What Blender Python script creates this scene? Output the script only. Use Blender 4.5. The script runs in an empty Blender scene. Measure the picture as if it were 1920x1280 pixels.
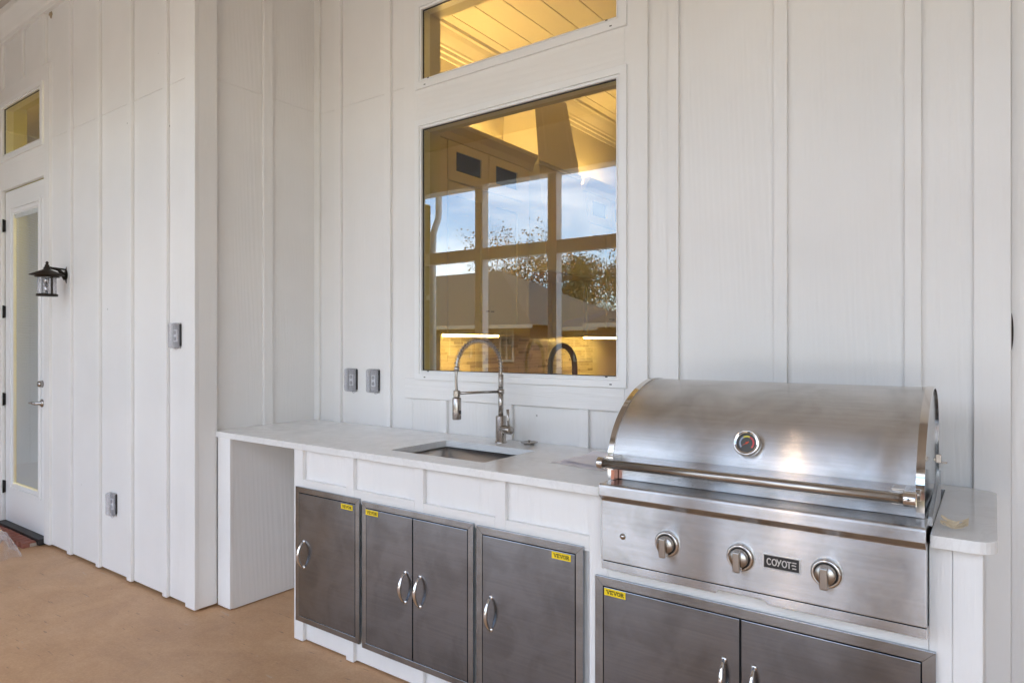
import bpy, bmesh, math, random
from mathutils import Vector, Matrix
random.seed(7)
R = math.radians
PI = math.pi
sc = bpy.context.scene
COL = sc.collection

# ------------------------------------------------------------------ camera
cam_d = bpy.data.cameras.new('camera')
cam = bpy.data.objects.new('camera', cam_d)
COL.objects.link(cam)
cam_d.sensor_width = 36.0
cam_d.lens = 36.0 * 1245.0 / 1920.0
cam_d.shift_y = 6.0 / 1920.0
cam.location = (0, 0, 1.39)
cam.rotation_euler = (R(90), 0, math.atan2(903, 1245))
cam_d.clip_start = 0.05
cam_d.clip_end = 600
sc.camera = cam

# ------------------------------------------------------------------ world, sun, exposure
SUN_EL, SUN_AZ = 50.0, 62.0          # azimuth from +Y towards +X: the sun stands behind the house
world = bpy.data.worlds.new('World')
sc.world = world
world.use_nodes = True
nt = world.node_tree
nt.nodes.clear()
N = nt.nodes.new
out = N('ShaderNodeOutputWorld'); bg = N('ShaderNodeBackground')
sky = N('ShaderNodeTexSky'); sky.sky_type = 'NISHITA'; sky.sun_disc = False
sky.sun_elevation = R(SUN_EL); sky.sun_rotation = R(SUN_AZ)
sky.air_density = 1.0; sky.dust_density = 1.2; sky.ozone_density = 1.2
tc = N('ShaderNodeTexCoord'); mp = N('ShaderNodeMapping'); mp.inputs['Scale'].default_value = (1.6, 1.6, 6.0)
nz = N('ShaderNodeTexNoise'); nz.inputs['Scale'].default_value = 1.7; nz.inputs['Detail'].default_value = 9; nz.inputs['Roughness'].default_value = 0.58
nz.inputs['Distortion'].default_value = 0.6
cr = N('ShaderNodeValToRGB'); cr.color_ramp.elements[0].position = 0.44; cr.color_ramp.elements[1].position = 0.66
cr.color_ramp.elements[1].color = (0.75, 0.75, 0.75, 1)
mx = N('ShaderNodeMix'); mx.data_type = 'RGBA'
mx.inputs[7].default_value = (8.2, 8.2, 8.3, 1)
L = nt.links.new
L(tc.outputs['Generated'], mp.inputs['Vector']); L(mp.outputs[0], nz.inputs['Vector']); L(nz.outputs['Fac'], cr.inputs['Fac'])
L(cr.outputs['Color'], mx.inputs[0]); L(sky.outputs[0], mx.inputs[6]); L(mx.outputs[2], bg.inputs['Color'])
bg.inputs['Strength'].default_value = 0.15
L(bg.outputs[0], out.inputs['Surface'])

sd = bpy.data.lights.new('sun', 'SUN'); sd.energy = 2.6; sd.angle = R(0.53); sd.color = (1.0, 0.95, 0.87)
so = bpy.data.objects.new('sun', sd); COL.objects.link(so)
sv = Vector((math.sin(R(SUN_AZ)) * math.cos(R(SUN_EL)), math.cos(R(SUN_AZ)) * math.cos(R(SUN_EL)), math.sin(R(SUN_EL))))
so.rotation_euler = sv.to_track_quat('Z', 'Y').to_euler(); so.location = (0, 30, 30)

sc.view_settings.view_transform = 'Standard'
sc.view_settings.look = 'None'
sc.view_settings.gamma = 1.0
sc.view_settings.use_curve_mapping = False
sc.view_settings.exposure = 2.48
sc.render.engine = 'CYCLES'
sc.cycles.use_denoising = True
sc.cycles.max_bounces = 14
sc.cycles.diffuse_bounces = 8
sc.cycles.glossy_bounces = 8
sc.cycles.transparent_max_bounces = 24
sc.cycles.transmission_bounces = 10
sc.cycles.sample_clamp_indirect = 6.0
sc.cycles.caustics_reflective = False
sc.cycles.caustics_refractive = False

# ------------------------------------------------------------------ materials
def mat(name, col=(.8, .8, .8), rough=.5, metal=0.0, **kw):
    m = bpy.data.materials.new(name); m.use_nodes = True
    b = m.node_tree.nodes['Principled BSDF']
    b.inputs['Base Color'].default_value = (*col, 1); b.inputs['Roughness'].default_value = rough
    b.inputs['Metallic'].default_value = metal
    for k, v in kw.items():
        b.inputs[k.replace('_', ' ')].default_value = v
    return m

class NT:
    def __init__(s, m): s.t = m.node_tree; s.b = s.t.nodes.get('Principled BSDF')
    def n(s, typ, **kw):
        nd = s.t.nodes.new(typ)
        for k, v in kw.items():
            if k in nd.inputs: nd.inputs[k].default_value = v
            else: setattr(nd, k, v)
        return nd
    def l(s, a, b): s.t.links.new(a, b)
    def coords(s, scale=(1, 1, 1), rot=(0, 0, 0)):
        tc = s.n('ShaderNodeTexCoord'); mp = s.n('ShaderNodeMapping')
        mp.inputs['Scale'].default_value = scale; mp.inputs['Rotation'].default_value = rot
        s.l(tc.outputs['Object'], mp.inputs['Vector']); return mp.outputs[0]
    def noise(s, vec, scale, detail=4, rough=.5, dist=0):
        nd = s.n('ShaderNodeTexNoise'); nd.inputs['Scale'].default_value = scale; nd.inputs['Detail'].default_value = detail
        nd.inputs['Roughness'].default_value = rough; nd.inputs['Distortion'].default_value = dist
        s.l(vec, nd.inputs['Vector']); return nd.outputs['Fac']
    def ramp(s, fac, stops):
        nd = s.n('ShaderNodeValToRGB'); e = nd.color_ramp.elements
        while len(e) < len(stops): e.new(0.5)
        for i, (p, c) in enumerate(stops):
            e[i].position = p; e[i].color = (*c, 1) if len(c) == 3 else c
        s.l(fac, nd.inputs['Fac']); return nd.outputs['Color']
    def mix(s, fac, a, b, mode='MIX'):
        nd = s.n('ShaderNodeMix'); nd.data_type = 'RGBA'; nd.blend_type = mode
        for sock, v in ((nd.inputs[0], fac), (nd.inputs[6], a), (nd.inputs[7], b)):
            if hasattr(v, 'links'): s.l(v, sock)
            elif isinstance(v, (int, float)): sock.default_value = v
            else: sock.default_value = (*v, 1)
        return nd.outputs[2]
    def bump(s, h, strength=.3, dist=.002, nrm=None):
        nd = s.n('ShaderNodeBump'); nd.inputs['Strength'].default_value = strength; nd.inputs['Distance'].default_value = dist
        s.l(h, nd.inputs['Height'])
        if nrm: s.l(nrm, nd.inputs['Normal'])
        return nd.outputs['Normal']
    def math(s, op, a, b=0.0):
        nd = s.n('ShaderNodeMath'); nd.operation = op
        for sock, v in ((nd.inputs[0], a), (nd.inputs[1], b)):
            if hasattr(v, 'links'): s.l(v, sock)
            else: sock.default_value = v
        return nd.outputs[0]

def painted_wood(name, col, along='Z', strength=.5, specks=True, wave=26, rough=.42):
    m = mat(name, col, rough); t = NT(m)
    sq = {'Z': (1, 1, .045), 'X': (.045, 1, 1), 'Y': (1, .045, 1)}[along]
    v = t.coords(sq)
    wv = t.n('ShaderNodeTexWave'); wv.bands_direction = 'DIAGONAL'; wv.inputs['Scale'].default_value = wave
    wv.inputs['Distortion'].default_value = 9; wv.inputs['Detail'].default_value = 3; wv.inputs['Detail Scale'].default_value = .35
    wv.inputs['Detail Roughness'].default_value = .55
    t.l(v, wv.inputs['Vector'])
    fine = t.noise(v, 150, 3, .6)
    patch = t.noise(t.coords((1, 1, .5)), 2.3, 3, .5)
    patch = t.ramp(patch, [(.38, (.1,) * 3), (.62, (1,) * 3)])
    h = t.mix(patch, fine, t.mix(.5, fine, wv.outputs['Fac']))
    nd = t.bump(h, strength, .0024)
    t.l(nd, t.b.inputs['Normal'])
    big = t.noise(t.coords(), 1.3, 4, .55)
    c = t.ramp(big, [(.3, tuple(x * .955 for x in col)), (.7, tuple(min(1, x * 1.03) for x in col))])
    if specks:
        vo = t.n('ShaderNodeTexVoronoi'); vo.inputs['Scale'].default_value = 6.0; t.l(t.coords((1, 1, .8)), vo.inputs['Vector'])
        s = t.math('LESS_THAN', vo.outputs['Distance'], .03)
        rnd = t.noise(t.coords(), 5.1, 1)
        s = t.math('MULTIPLY', s, t.math('GREATER_THAN', rnd, .56))
        c = t.mix(t.math('MULTIPLY', s, .55), c, (.16, .13, .10))
    t.l(c, t.b.inputs['Base Color'])
    rr = t.ramp(t.noise(t.coords(), 6, 3), [(.3, (rough - .06,) * 3), (.7, (rough + .1,) * 3)])
    t.l(rr, t.b.inputs['Roughness'])
    return m

M = {}
M['siding'] = painted_wood('painted siding', (.775, .762, .742), 'Z', .6)
M['trim'] = painted_wood('painted trim board', (.785, .772, .752), 'Z', .5, wave=18)
M['trim_h'] = painted_wood('painted trim board level', (.785, .772, .752), 'X', .6, wave=18, specks=False)
M['cab'] = painted_wood('counter paint', (.80, .79, .775), 'Z', .8, specks=False)
M['panel_bold'] = painted_wood('bold grain paint', (.75, .745, .735), 'Z', .45, specks=False, wave=22)
M['vinyl'] = mat('white vinyl', (.80, .80, .79), .3)
M['gasket'] = mat('black gasket', (.02, .02, .02), .6)
M['black'] = mat('black metal', (.018, .016, .015), .42, .3)
M['dark'] = mat('dark gap', (.02, .02, .02), .9)
M['bronze'] = mat('oil rubbed bronze', (.035, .028, .022), .38, .7)

def quartz():
    m = mat('white quartz', (.72, .71, .69), .13); t = NT(m)
    v = t.coords()
    n1 = t.noise(v, 2.2, 8, .62, 1.6)
    vein = t.ramp(n1, [(.475, (0, 0, 0)), (.5, (1, 1, 1)), (.525, (0, 0, 0))])
    cl = t.noise(v, 9, 5, .6)
    base = t.ramp(cl, [(.3, (.745, .735, .715)), (.7, (.785, .78, .765))])
    c = t.mix(t.math('MULTIPLY', vein, .16), base, (.50, .47, .43))
    vo = t.n('ShaderNodeTexVoronoi'); vo.inputs['Scale'].default_value = 9; t.l(v, vo.inputs['Vector'])
    s = t.math('LESS_THAN', vo.outputs['Distance'], .035)
    s = t.math('MULTIPLY', s, t.math('GREATER_THAN', t.noise(v, 3, 1), .55))
    c = t.mix(t.math('MULTIPLY', s, .6), c, (.15, .12, .1))
    t.l(c, t.b.inputs['Base Color'])
    t.l(t.ramp(t.noise(v, 14, 4), [(.35, (.10,) * 3), (.7, (.2,) * 3)]), t.b.inputs['Roughness'])
    return m
M['quartz'] = quartz()

def steel(name, col, rough, aniso=.75, brush='X', smudge=.12, bump=.02):
    """brushed stainless steel: fine scratches run along `brush`"""
    m = mat(name, col, rough, 1.0); t = NT(m)
    # grain along `brush` tips the normal only across it, sample by sample
    ge = t.n('ShaderNodeNewGeometry'); wn = t.n('ShaderNodeTexWhiteNoise'); wn.noise_dimensions = '3D'
    big = t.n('ShaderNodeVectorMath', operation='SCALE'); big.inputs[3].default_value = 971.0
    t.l(ge.outputs['Position'], big.inputs[0]); t.l(big.outputs[0], wn.inputs['Vector'])
    sep = t.n('ShaderNodeSeparateColor'); t.l(wn.outputs['Color'], sep.inputs[0])
    u = t.math('SUBTRACT', t.math('ADD', sep.outputs[0], t.math('ADD', sep.outputs[1], sep.outputs[2])), 1.5)
    cr_ = t.n('ShaderNodeVectorMath', operation='CROSS_PRODUCT'); cr_.inputs[0].default_value = (1, 0, 0) if brush == 'X' else (0, 0, 1)
    t.l(ge.outputs['Normal'], cr_.inputs[1])
    sca = t.n('ShaderNodeVectorMath', operation='SCALE'); t.l(cr_.outputs[0], sca.inputs[0]); t.l(t.math('MULTIPLY', u, aniso), sca.inputs[3])
    add = t.n('ShaderNodeVectorMath', operation='ADD'); t.l(ge.outputs['Normal'], add.inputs[0]); t.l(sca.outputs[0], add.inputs[1])
    nrm = t.n('ShaderNodeVectorMath', operation='NORMALIZE'); t.l(add.outputs[0], nrm.inputs[0]); t.l(nrm.outputs[0], t.b.inputs['Normal'])
    sc_ = (2.2, 150, 150) if brush == 'X' else (150, 150, 2.2)
    fine = t.noise(t.coords(sc_), 1.0, 2, .7)
    sm = t.noise(t.coords((1, 1, .8)), 4.0, 2, .5, .4)
    t.l(t.ramp(sm, [(.35, (rough * (1 - smudge),) * 3), (.68, (rough * (1 + smudge),) * 3)]), t.b.inputs['Roughness'])
    c = t.ramp(fine, [(.25, tuple(x * .92 for x in col)), (.75, tuple(min(1, x * 1.07) for x in col))])
    haze_ = t.ramp(t.noise(t.coords((1, 1, .9)), 7.0, 4, .55, .6), [(.44, (1, 1, 1)), (.66, (.80, .79, .775))])
    t.l(t.mix(1.0, c, haze_, 'MULTIPLY'), t.b.inputs['Base Color'])
    return m
M['steel'] = steel('brushed stainless', (.60, .60, .60), .13, .50, smudge=.3)
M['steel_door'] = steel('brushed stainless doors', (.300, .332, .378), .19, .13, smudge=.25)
M['steel_frame'] = steel('brushed stainless frame', (.385, .41, .44), .17, .2, smudge=.1)
M['steel_sink'] = mat('sink steel', (.72, .69, .66), .36, 1.0)
M['nickel'] = mat('brushed nickel', (.42, .385, .35), .26, 1.0)
M['polish'] = mat('polished steel', (.62, .59, .56), .09, 1.0)
M['chrome'] = mat('chrome', (.78, .77, .76), .05, 1.0)

def floor_mat():
    m = mat('stained floor', (.3, .18, .11), .42); t = NT(m); t.b.inputs['Specular IOR Level'].default_value = .3
    v = t.coords((1, 1, 1), (0, 0, R(-24)))
    st = t.coords((.45, 7, 1), (0, 0, R(-24)))
    big = t.noise(v, .9, 7, .66, .25)
    streak = t.noise(st, 2.6, 9, .68, .3)
    fib = t.noise(t.coords((4, 60, 1), (0, 0, R(-24))), 2, 6, .75)
    c = t.ramp(big, [(.30, (.40, .22, .105)), (.46, (.53, .30, .145)), (.56, (.52, .29, .135)), (.70, (.66, .39, .20))])
    c = t.mix(.3, c, t.ramp(streak, [(.3, (.34, .17, .07)), (.55, (.50, .265, .115)), (.75, (.58, .34, .17))]))
    c = t.mix(.12, c, t.ramp(fib, [(.35, (.33, .165, .07)), (.62, (.60, .37, .20))]))
    sp = t.noise(v, 3.2, 8, .72, .5)
    c = t.mix(.34, c, t.ramp(sp, [(.36, (.38, .20, .09)), (.5, (.56, .32, .155)), (.66, (.74, .47, .26))]))
    # dark splinter marks, pale scuffs
    d = t.ramp(t.noise(t.coords((2.0, 16, 1), (0, 0, R(-38))), 3.1, 4, .6), [(.665, (0, 0, 0)), (.69, (1, 1, 1))])
    c = t.mix(t.math('MULTIPLY', d, .6), c, (.10, .052, .03))
    p = t.ramp(t.noise(t.coords((3, 12, 1), (0, 0, R(18))), 2.3, 3, .5), [(.69, (0, 0, 0)), (.72, (1, 1, 1))])
    c = t.mix(t.math('MULTIPLY', p, .45), c, (.52, .42, .33))
    gr_ = t.noise(t.coords((1, 1, 1)), 95, 3, .7)
    c = t.mix(.14, c, t.ramp(gr_, [(.34, (.30, .17, .085)), (.5, (.55, .32, .165)), (.68, (.80, .58, .40))]))
    vc = t.n('ShaderNodeTexVoronoi'); vc.inputs['Scale'].default_value = 9; t.l(t.coords(), vc.inputs['Vector'])
    gt = t.math('MULTIPLY', t.math('LESS_THAN', vc.outputs['Distance'], .045), t.math('GREATER_THAN', t.noise(t.coords(), 4, 1), .5))
    c = t.mix(t.math('MULTIPLY', gt, .7), c, (.13, .08, .05))
    c = t.mix(.10, c, (.5, .44, .38))
    t.l(c, t.b.inputs['Base Color'])
    t.l(t.ramp(big, [(.3, (.36,) * 3), (.7, (.55,) * 3)]), t.b.inputs['Roughness'])
    t.l(t.bump(t.mix(.25, streak, fib), .2, .0015), t.b.inputs['Normal'])
    return m
M['floor'] = floor_mat()

def noisy(name, stops, scale=4, rough=.8, bump=.3, dist=.01, detail=6, squash=(1, 1, 1)):
    m = mat(name, stops[0], rough); t = NT(m); v = t.coords(squash)
    n1 = t.noise(v, scale, detail, .6)
    k = len(stops)
    t.l(t.ramp(n1, [(.3 + .4 * i / (k - 1), c) for i, c in enumerate(stops)]), t.b.inputs['Base Color'])
    t.l(t.bump(n1, bump, dist), t.b.inputs['Normal'])
    return m
M['brick'] = noisy('red brick', [(.20, .065, .045), (.30, .11, .075), (.26, .12, .09)], 30, .85, .6, .003)
M['brick_far'] = noisy('dark house brick', [(.10, .05, .036), (.16, .075, .055)], 8, .9, .2, .003)
M['fascia'] = mat('tan fascia', (.30, .26, .20), .6)
M['mortar'] = noisy('mortar', [(.36, .30, .24), (.45, .39, .32)], 40, .9, .5, .003)
M['lawn'] = noisy('lawn', [(.12, .12, .055), (.19, .165, .09), (.25, .205, .125)], 1.4, .95, .6, .03)
M['shingle'] = noisy('roof shingles', [(.028, .025, .019), (.055, .048, .036), (.08, .07, .052)], 2.2, .9, .6, .02, squash=(1, 1, 9))
def courses(m):
    t = NT(m); wv = t.n('ShaderNodeTexWave'); wv.bands_direction = 'Z'; wv.inputs['Scale'].default_value = 2.6; wv.inputs['Distortion'].default_value = .6
    wv.inputs['Detail Scale'].default_value = 6; t.l(t.coords(), wv.inputs['Vector'])
    src = t.b.inputs['Base Color'].links[0].from_socket
    t.l(t.mix(1.0, src, t.ramp(wv.outputs['Fac'], [(0, (.55, .55, .55)), (.5, (1.1, 1.1, 1.1))]), 'MULTIPLY'), t.b.inputs['Base Color'])
courses(M['shingle'])
M['shingle_dark'] = noisy('dark shingles', [(.03, .03, .032), (.055, .055, .058)], 6, .9, .6, .02, squash=(1, 1, 3))
M['concrete'] = noisy('concrete', [(.46, .44, .41), (.54, .52, .49)], 3, .9, .2, .005)
M['bark'] = noisy('bark', [(.05, .038, .028), (.09, .072, .055)], 9, .95, .8, .02)
M['leaf_a'] = noisy('rust leaves', [(.10, .048, .016), (.19, .095, .03)], 3, .8, 0)
M['leaf_b'] = noisy('dull green leaves', [(.035, .05, .014), (.10, .085, .025)], 3, .8, 0)
M['drywall'] = mat('interior drywall', (.62, .57, .44), .6)
M['room_wall'] = mat('khaki room wall', (.54, .51, .17), .6)
M['cab_paint'] = mat('cream cabinet paint', (.62, .58, .50), .4)
M['ceil_paint'] = mat('cream ceiling paint', (.72, .68, .60), .5)
M['hood_paint'] = mat('beige hood paint', (.56, .52, .44), .45)
M['porch_paint'] = painted_wood('porch ceiling paint', (.50, .45, .40), 'X', .2, specks=False)
M['yellow'] = mat('yellow sticker', (.86, .62, .012), .35)
M['ink'] = mat('black ink', (.012, .012, .012), .5)
M['badge'] = mat('black badge', (.02, .02, .021), .35)
M['letter'] = mat('satin letters', (.62, .61, .60), .3, .8)
M['paper'] = mat('white paper', (.78, .76, .80), .55)
M['copper'] = mat('copper clip', (.5, .22, .15), .3, .8)
M['scrap'] = noisy('dry tan scrap', [(.50, .40, .26), (.62, .53, .38)], 60, .8, .4, .002)
M['mud'] = noisy('mud nest', [(.25, .18, .11), (.40, .32, .22)], 60, .95, .8, .004)
M['blind'] = mat('blind slat', (.52, .52, .515), .45)
M['threshold'] = mat('bronze threshold', (.035, .032, .03), .5, .4)
M['needle'] = mat('red needle', (.75, .08, .03), .4)
M['dial'] = mat('dial face', (.012, .016, .013), .3)
M['g_blue'] = mat('dial grey blue', (.28, .32, .40), .4)
M['g_yel'] = mat('dial yellow', (.62, .52, .04), .4)
M['g_red'] = mat('dial red', (.50, .03, .04), .4)
M['outlet'] = mat('outlet plate', (.36, .355, .345), .35)
M['gutter'] = mat('gutter paint', (.78, .78, .76), .4)

def tile_mat():
    m = mat('mosaic tile', (.4, .36, .28), .3); t = NT(m)
    oi = t.n('ShaderNodeObjectInfo')
    c = t.ramp(oi.outputs['Random'], [(0, (.20, .16, .10)), (.3, (.42, .36, .26)), (.6, (.56, .50, .38)), (.85, (.34, .31, .26)), (1, (.66, .60, .46))])
    v = t.noise(t.coords((1, .4, 3)), 30, 4)
    c = t.mix(.25, c, t.ramp(v, [(.3, (.2, .16, .1)), (.7, (.6, .54, .42))]))
    t.l(c, t.b.inputs['Base Color']); return m
M['tile'] = tile_mat()

def glass(name, tint, refl=1.0, base=.04, rough=0.0):
    m = bpy.data.materials.new(name); m.use_nodes = True; t = NT(m); t.t.nodes.clear()
    o = t.n('ShaderNodeOutputMaterial'); mixs = t.n('ShaderNodeMixShader'); tr = t.n('ShaderNodeBsdfTransparent'); gl = t.n('ShaderNodeBsdfGlossy')
    tr.inputs['Color'].default_value = (*tint, 1); gl.inputs['Roughness'].default_value = rough; gl.inputs['Color'].default_value = (.84, .93, 1, 1)
    fr = t.n('ShaderNodeFresnel'); fr.inputs['IOR'].default_value = 1.5
    f = t.math('ADD', t.math('MULTIPLY', fr.outputs[0], refl), base)
    ge = t.n('ShaderNodeNewGeometry'); f = t.math('MULTIPLY', f, t.math('SUBTRACT', 1.0, ge.outputs['Backfacing']))
    cl = t.n('ShaderNodeClamp'); t.l(f, cl.inputs[0])
    t.l(cl.outputs[0], mixs.inputs[0]); t.l(tr.outputs[0], mixs.inputs[1]); t.l(gl.outputs[0], mixs.inputs[2]); t.l(mixs.outputs[0], o.inputs['Surface'])
    return m
M['glass'] = glass('low-e window glass', (.88, .84, .60), 1.6, .095)
M['glass_thin'] = glass('clear pane glass', (.95, .96, .96), .8, .01)
M['cab_glass'] = glass('dark cabinet glass', (.22, .19, .13), .5, .0)

def clear_plastic(name, white=.35, col=(.62, .62, .66), edge=.5):
    m = bpy.data.materials.new(name); m.use_nodes = True; t = NT(m)
    o = t.t.nodes['Material Output']; b = t.b
    b.inputs['Base Color'].default_value = (*col, 1); b.inputs['Roughness'].default_value = .16
    tr = t.n('ShaderNodeBsdfTransparent'); tr.inputs['Color'].default_value = (.95, .95, .97, 1)
    mx_ = t.n('ShaderNodeMixShader'); lw = t.n('ShaderNodeLayerWeight'); lw.inputs['Blend'].default_value = .45
    f = t.math('ADD', t.math('MULTIPLY', lw.outputs['Facing'], edge), white)
    t.l(f, mx_.inputs[0]); t.l(tr.outputs[0], mx_.inputs[1]); t.l(b.outputs[0], mx_.inputs[2]); t.l(mx_.outputs[0], o.inputs['Surface'])
    return m
M['bubble'] = clear_plastic('smoky clear plastic', .04, (.62, .615, .60), .34)
M['seeded'] = clear_plastic('seeded lantern glass', .10, (.8, .8, .8), .3)
M['film'] = clear_plastic('crumpled film', .05, (.8, .79, .78), .42)

def emit(name, col, s):
    m = bpy.data.materials.new(name); m.use_nodes = True; t = NT(m); t.t.nodes.clear()
    o = t.n('ShaderNodeOutputMaterial'); e = t.n('ShaderNodeEmission'); e.inputs['Color'].default_value = (*col, 1); e.inputs['Strength'].default_value = s
    t.l(e.outputs[0], o.inputs['Surface']); return m
WARM = (1.0, .71, .41)
M['strip'] = emit('warm light strip', (1.0, .72, .36), 14)
M['cove'] = emit('warm cove strip', WARM, 20)
M['can'] = emit('warm ceiling lamp', WARM, 7.5)
M['can2'] = emit('dim room lamp', (1, .86, .42), 180.0)
M['porch_can'] = emit('porch lamp', (1.0, .68, .40), 75)

# ------------------------------------------------------------------ object helpers
def link(name, me, m, parent=None, loc=(0, 0, 0)):
    o = bpy.data.objects.new(name, me); COL.objects.link(o)
    if m is not None:
        for x in (m if isinstance(m, (list, tuple)) else [m]): me.materials.append(x)
    o.location = loc
    if parent: o.parent = parent
    return o

def tag(o, label=None, cat=None, group=None, kind=None):
    if label: o['label'] = label
    if cat: o['category'] = cat
    if group: o['group'] = group
    if kind: o['kind'] = kind
    return o

def thing(name, label, cat, loc=(0, 0, 0), group=None):
    o = bpy.data.objects.new(name, None); COL.objects.link(o); o.location = loc
    o.empty_display_size = .1
    return tag(o, label, cat, group)

class B:
    """a bmesh in world coordinates; put() turns it into one object below its thing"""
    def __init__(s): s.m = bmesh.new(); s.mi = 0
    def _tag(s, fs):
        for f in fs: f.material_index = s.mi
    def box(s, x0, x1, y0, y1, z0, z1):
        v = [s.m.verts.new(p) for p in ((x0, y0, z0), (x1, y0, z0), (x1, y1, z0), (x0, y1, z0), (x0, y0, z1), (x1, y0, z1), (x1, y1, z1), (x0, y1, z1))]
        fs = [s.m.faces.new([v[i] for i in q]) for q in ((3, 2, 1, 0), (4, 5, 6, 7), (0, 1, 5, 4), (1, 2, 6, 5), (2, 3, 7, 6), (3, 0, 4, 7))]
        s._tag(fs); return s
    def poly(s, pts):
        f = s.m.faces.new([s.m.verts.new(p) for p in pts]); s._tag([f]); return s
    def prism(s, pts, axis, a, b):
        """pts: 2-D profile; axis 'X': (y,z); 'Y': (x,z); 'Z': (x,y)"""
        def mk(p, t):
            return {'X': (t, p[0], p[1]), 'Y': (p[0], t, p[1]), 'Z': (p[0], p[1], t)}[axis]
        A = [s.m.verts.new(mk(p, a)) for p in pts]; Bv = [s.m.verts.new(mk(p, b)) for p in pts]
        n = len(pts); fs = [s.m.faces.new(A), s.m.faces.new(Bv[::-1])]
        for i in range(n): fs.append(s.m.faces.new([A[i], Bv[i], Bv[(i + 1) % n], A[(i + 1) % n]]))
        s._tag(fs); bmesh.ops.recalc_face_normals(s.m, faces=fs); return s
    def tube(s, path, r, seg=12, caps=True):
        path = [Vector(p) for p in path]; rings = []
        rr = r if isinstance(r, (list, tuple)) else [r] * len(path)
        up = None
        for i, p in enumerate(path):
            t = (path[min(i + 1, len(path) - 1)] - path[max(i - 1, 0)]).normalized()
            if up is None:
                up = Vector((0, 0, 1)) if abs(t.z) < .9 else Vector((1, 0, 0))
            a = (up - t * up.dot(t)).normalized(); b = t.cross(a); up = a
            rings.append([s.m.verts.new(p + (a * math.cos(2 * PI * k / seg) + b * math.sin(2 * PI * k / seg)) * rr[i]) for k in range(seg)])
        fs = []
        for i in range(len(rings) - 1):
            for k in range(seg): fs.append(s.m.faces.new([rings[i][k], rings[i][(k + 1) % seg], rings[i + 1][(k + 1) % seg], rings[i + 1][k]]))
        for f in fs: f.smooth = True
        if caps: fs += [s.m.faces.new(rings[0][::-1]), s.m.faces.new(rings[-1])]
        s._tag(fs); return s
    def lathe(s, prof, c, axis=(0, 0, 1), seg=28, smooth=True):
        """prof: list of (radius, height along axis) from c"""
        ax = Vector(axis).normalized(); u = Vector((0, 0, 1)) if abs(ax.z) < .9 else Vector((1, 0, 0))
        a = (u - ax * u.dot(ax)).normalized(); b = ax.cross(a); c = Vector(c); rings = []
        for r, h in prof:
            if r < 1e-6: rings.append([s.m.verts.new(c + ax * h)])
            else: rings.append([s.m.verts.new(c + ax * h + (a * math.cos(2 * PI * k / seg) + b * math.sin(2 * PI * k / seg)) * r) for k in range(seg)])
        fs = []
        for i in range(len(rings) - 1):
            A, C = rings[i], rings[i + 1]
            for k in range(seg):
                k2 = (k + 1) % seg
                if len(A) == 1 and len(C) == 1: continue
                if len(A) == 1: fs.append(s.m.faces.new([A[0], C[k2], C[k]]))
                elif len(C) == 1: fs.append(s.m.faces.new([A[k], A[k2], C[0]]))
                else: fs.append(s.m.faces.new([A[k], A[k2], C[k2], C[k]]))
        for f in fs: f.smooth = smooth
        s._tag(fs); bmesh.ops.recalc_face_normals(s.m, faces=fs); return s
    def put(s, name, m, parent=None, label=None, bevel=0, seg=2, kind=None, origin=None, sharp=35):
        off = Vector(parent.get('_w', (0, 0, 0))) if parent else Vector((0, 0, 0))
        o_ = Vector(origin) if origin else Vector((0, 0, 0)) + off
        if origin is None and parent is None and len(s.m.verts):
            pass
        bmesh.ops.translate(s.m, verts=s.m.verts, vec=-o_)
        me = bpy.data.meshes.new(name); s.m.to_mesh(me); s.m.free()
        ob = link(name, me, m, parent, o_ - off)
        if bevel:
            bv = ob.modifiers.new('bevel', 'BEVEL'); bv.width = bevel; bv.segments = seg; bv.limit_method = 'ANGLE'; bv.angle_limit = R(sharp)
            bv.harden_normals = False
        if label: ob['label'] = label
        if kind: ob['kind'] = kind
        ob['_w'] = tuple(o_)
        return ob

def T(name, label, cat, loc, group=None):
    o = thing(name, label, cat, loc, group); o['_w'] = tuple(loc); return o

def box(name, m, parent, x0, x1, y0, y1, z0, z1, bevel=0, **kw):
    return B().box(x0, x1, y0, y1, z0, z1).put(name, m, parent, bevel=bevel, **kw)

def ring(b, x0, x1, z0, z1, w, y0, y1):
    """rectangular picture-frame in the XZ plane, outer size given, width w"""
    b.box(x0, x1, y0, y1, z0, z0 + w); b.box(x0, x1, y0, y1, z1 - w, z1)
    b.box(x0, x0 + w, y0, y1, z0 + w, z1 - w); b.box(x1 - w, x1, y0, y1, z0 + w, z1 - w); return b

def mitred(b, x0, x1, z0, z1, w, yf, yb, step=0):
    """picture frame with mitred corners: one closed ring whose front face sits at yf"""
    o = [(x0, z0), (x1, z0), (x1, z1), (x0, z1)]; i = [(x0 + w, z0 + w), (x1 - w, z0 + w), (x1 - w, z1 - w), (x0 + w, z1 - w)]
    m = b.m
    V = lambda p, y: m.verts.new((p[0], y, p[1]))
    of = [V(p, yf) for p in o]; inn = [V(p, yf) for p in i]; ob = [V(p, yb) for p in o]; ib = [V(p, yb) for p in i]
    fs = []
    for k in range(4):
        j = (k + 1) % 4
        fs += [m.faces.new([of[k], of[j], inn[j], inn[k]]), m.faces.new([ob[k], ob[j], of[j], of[k]]), m.faces.new([inn[k], inn[j], ib[j], ib[k]]), m.faces.new([ib[k], ib[j], ob[j], ob[k]])]
    b._tag(fs); bmesh.ops.recalc_face_normals(m, faces=fs); return b

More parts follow.
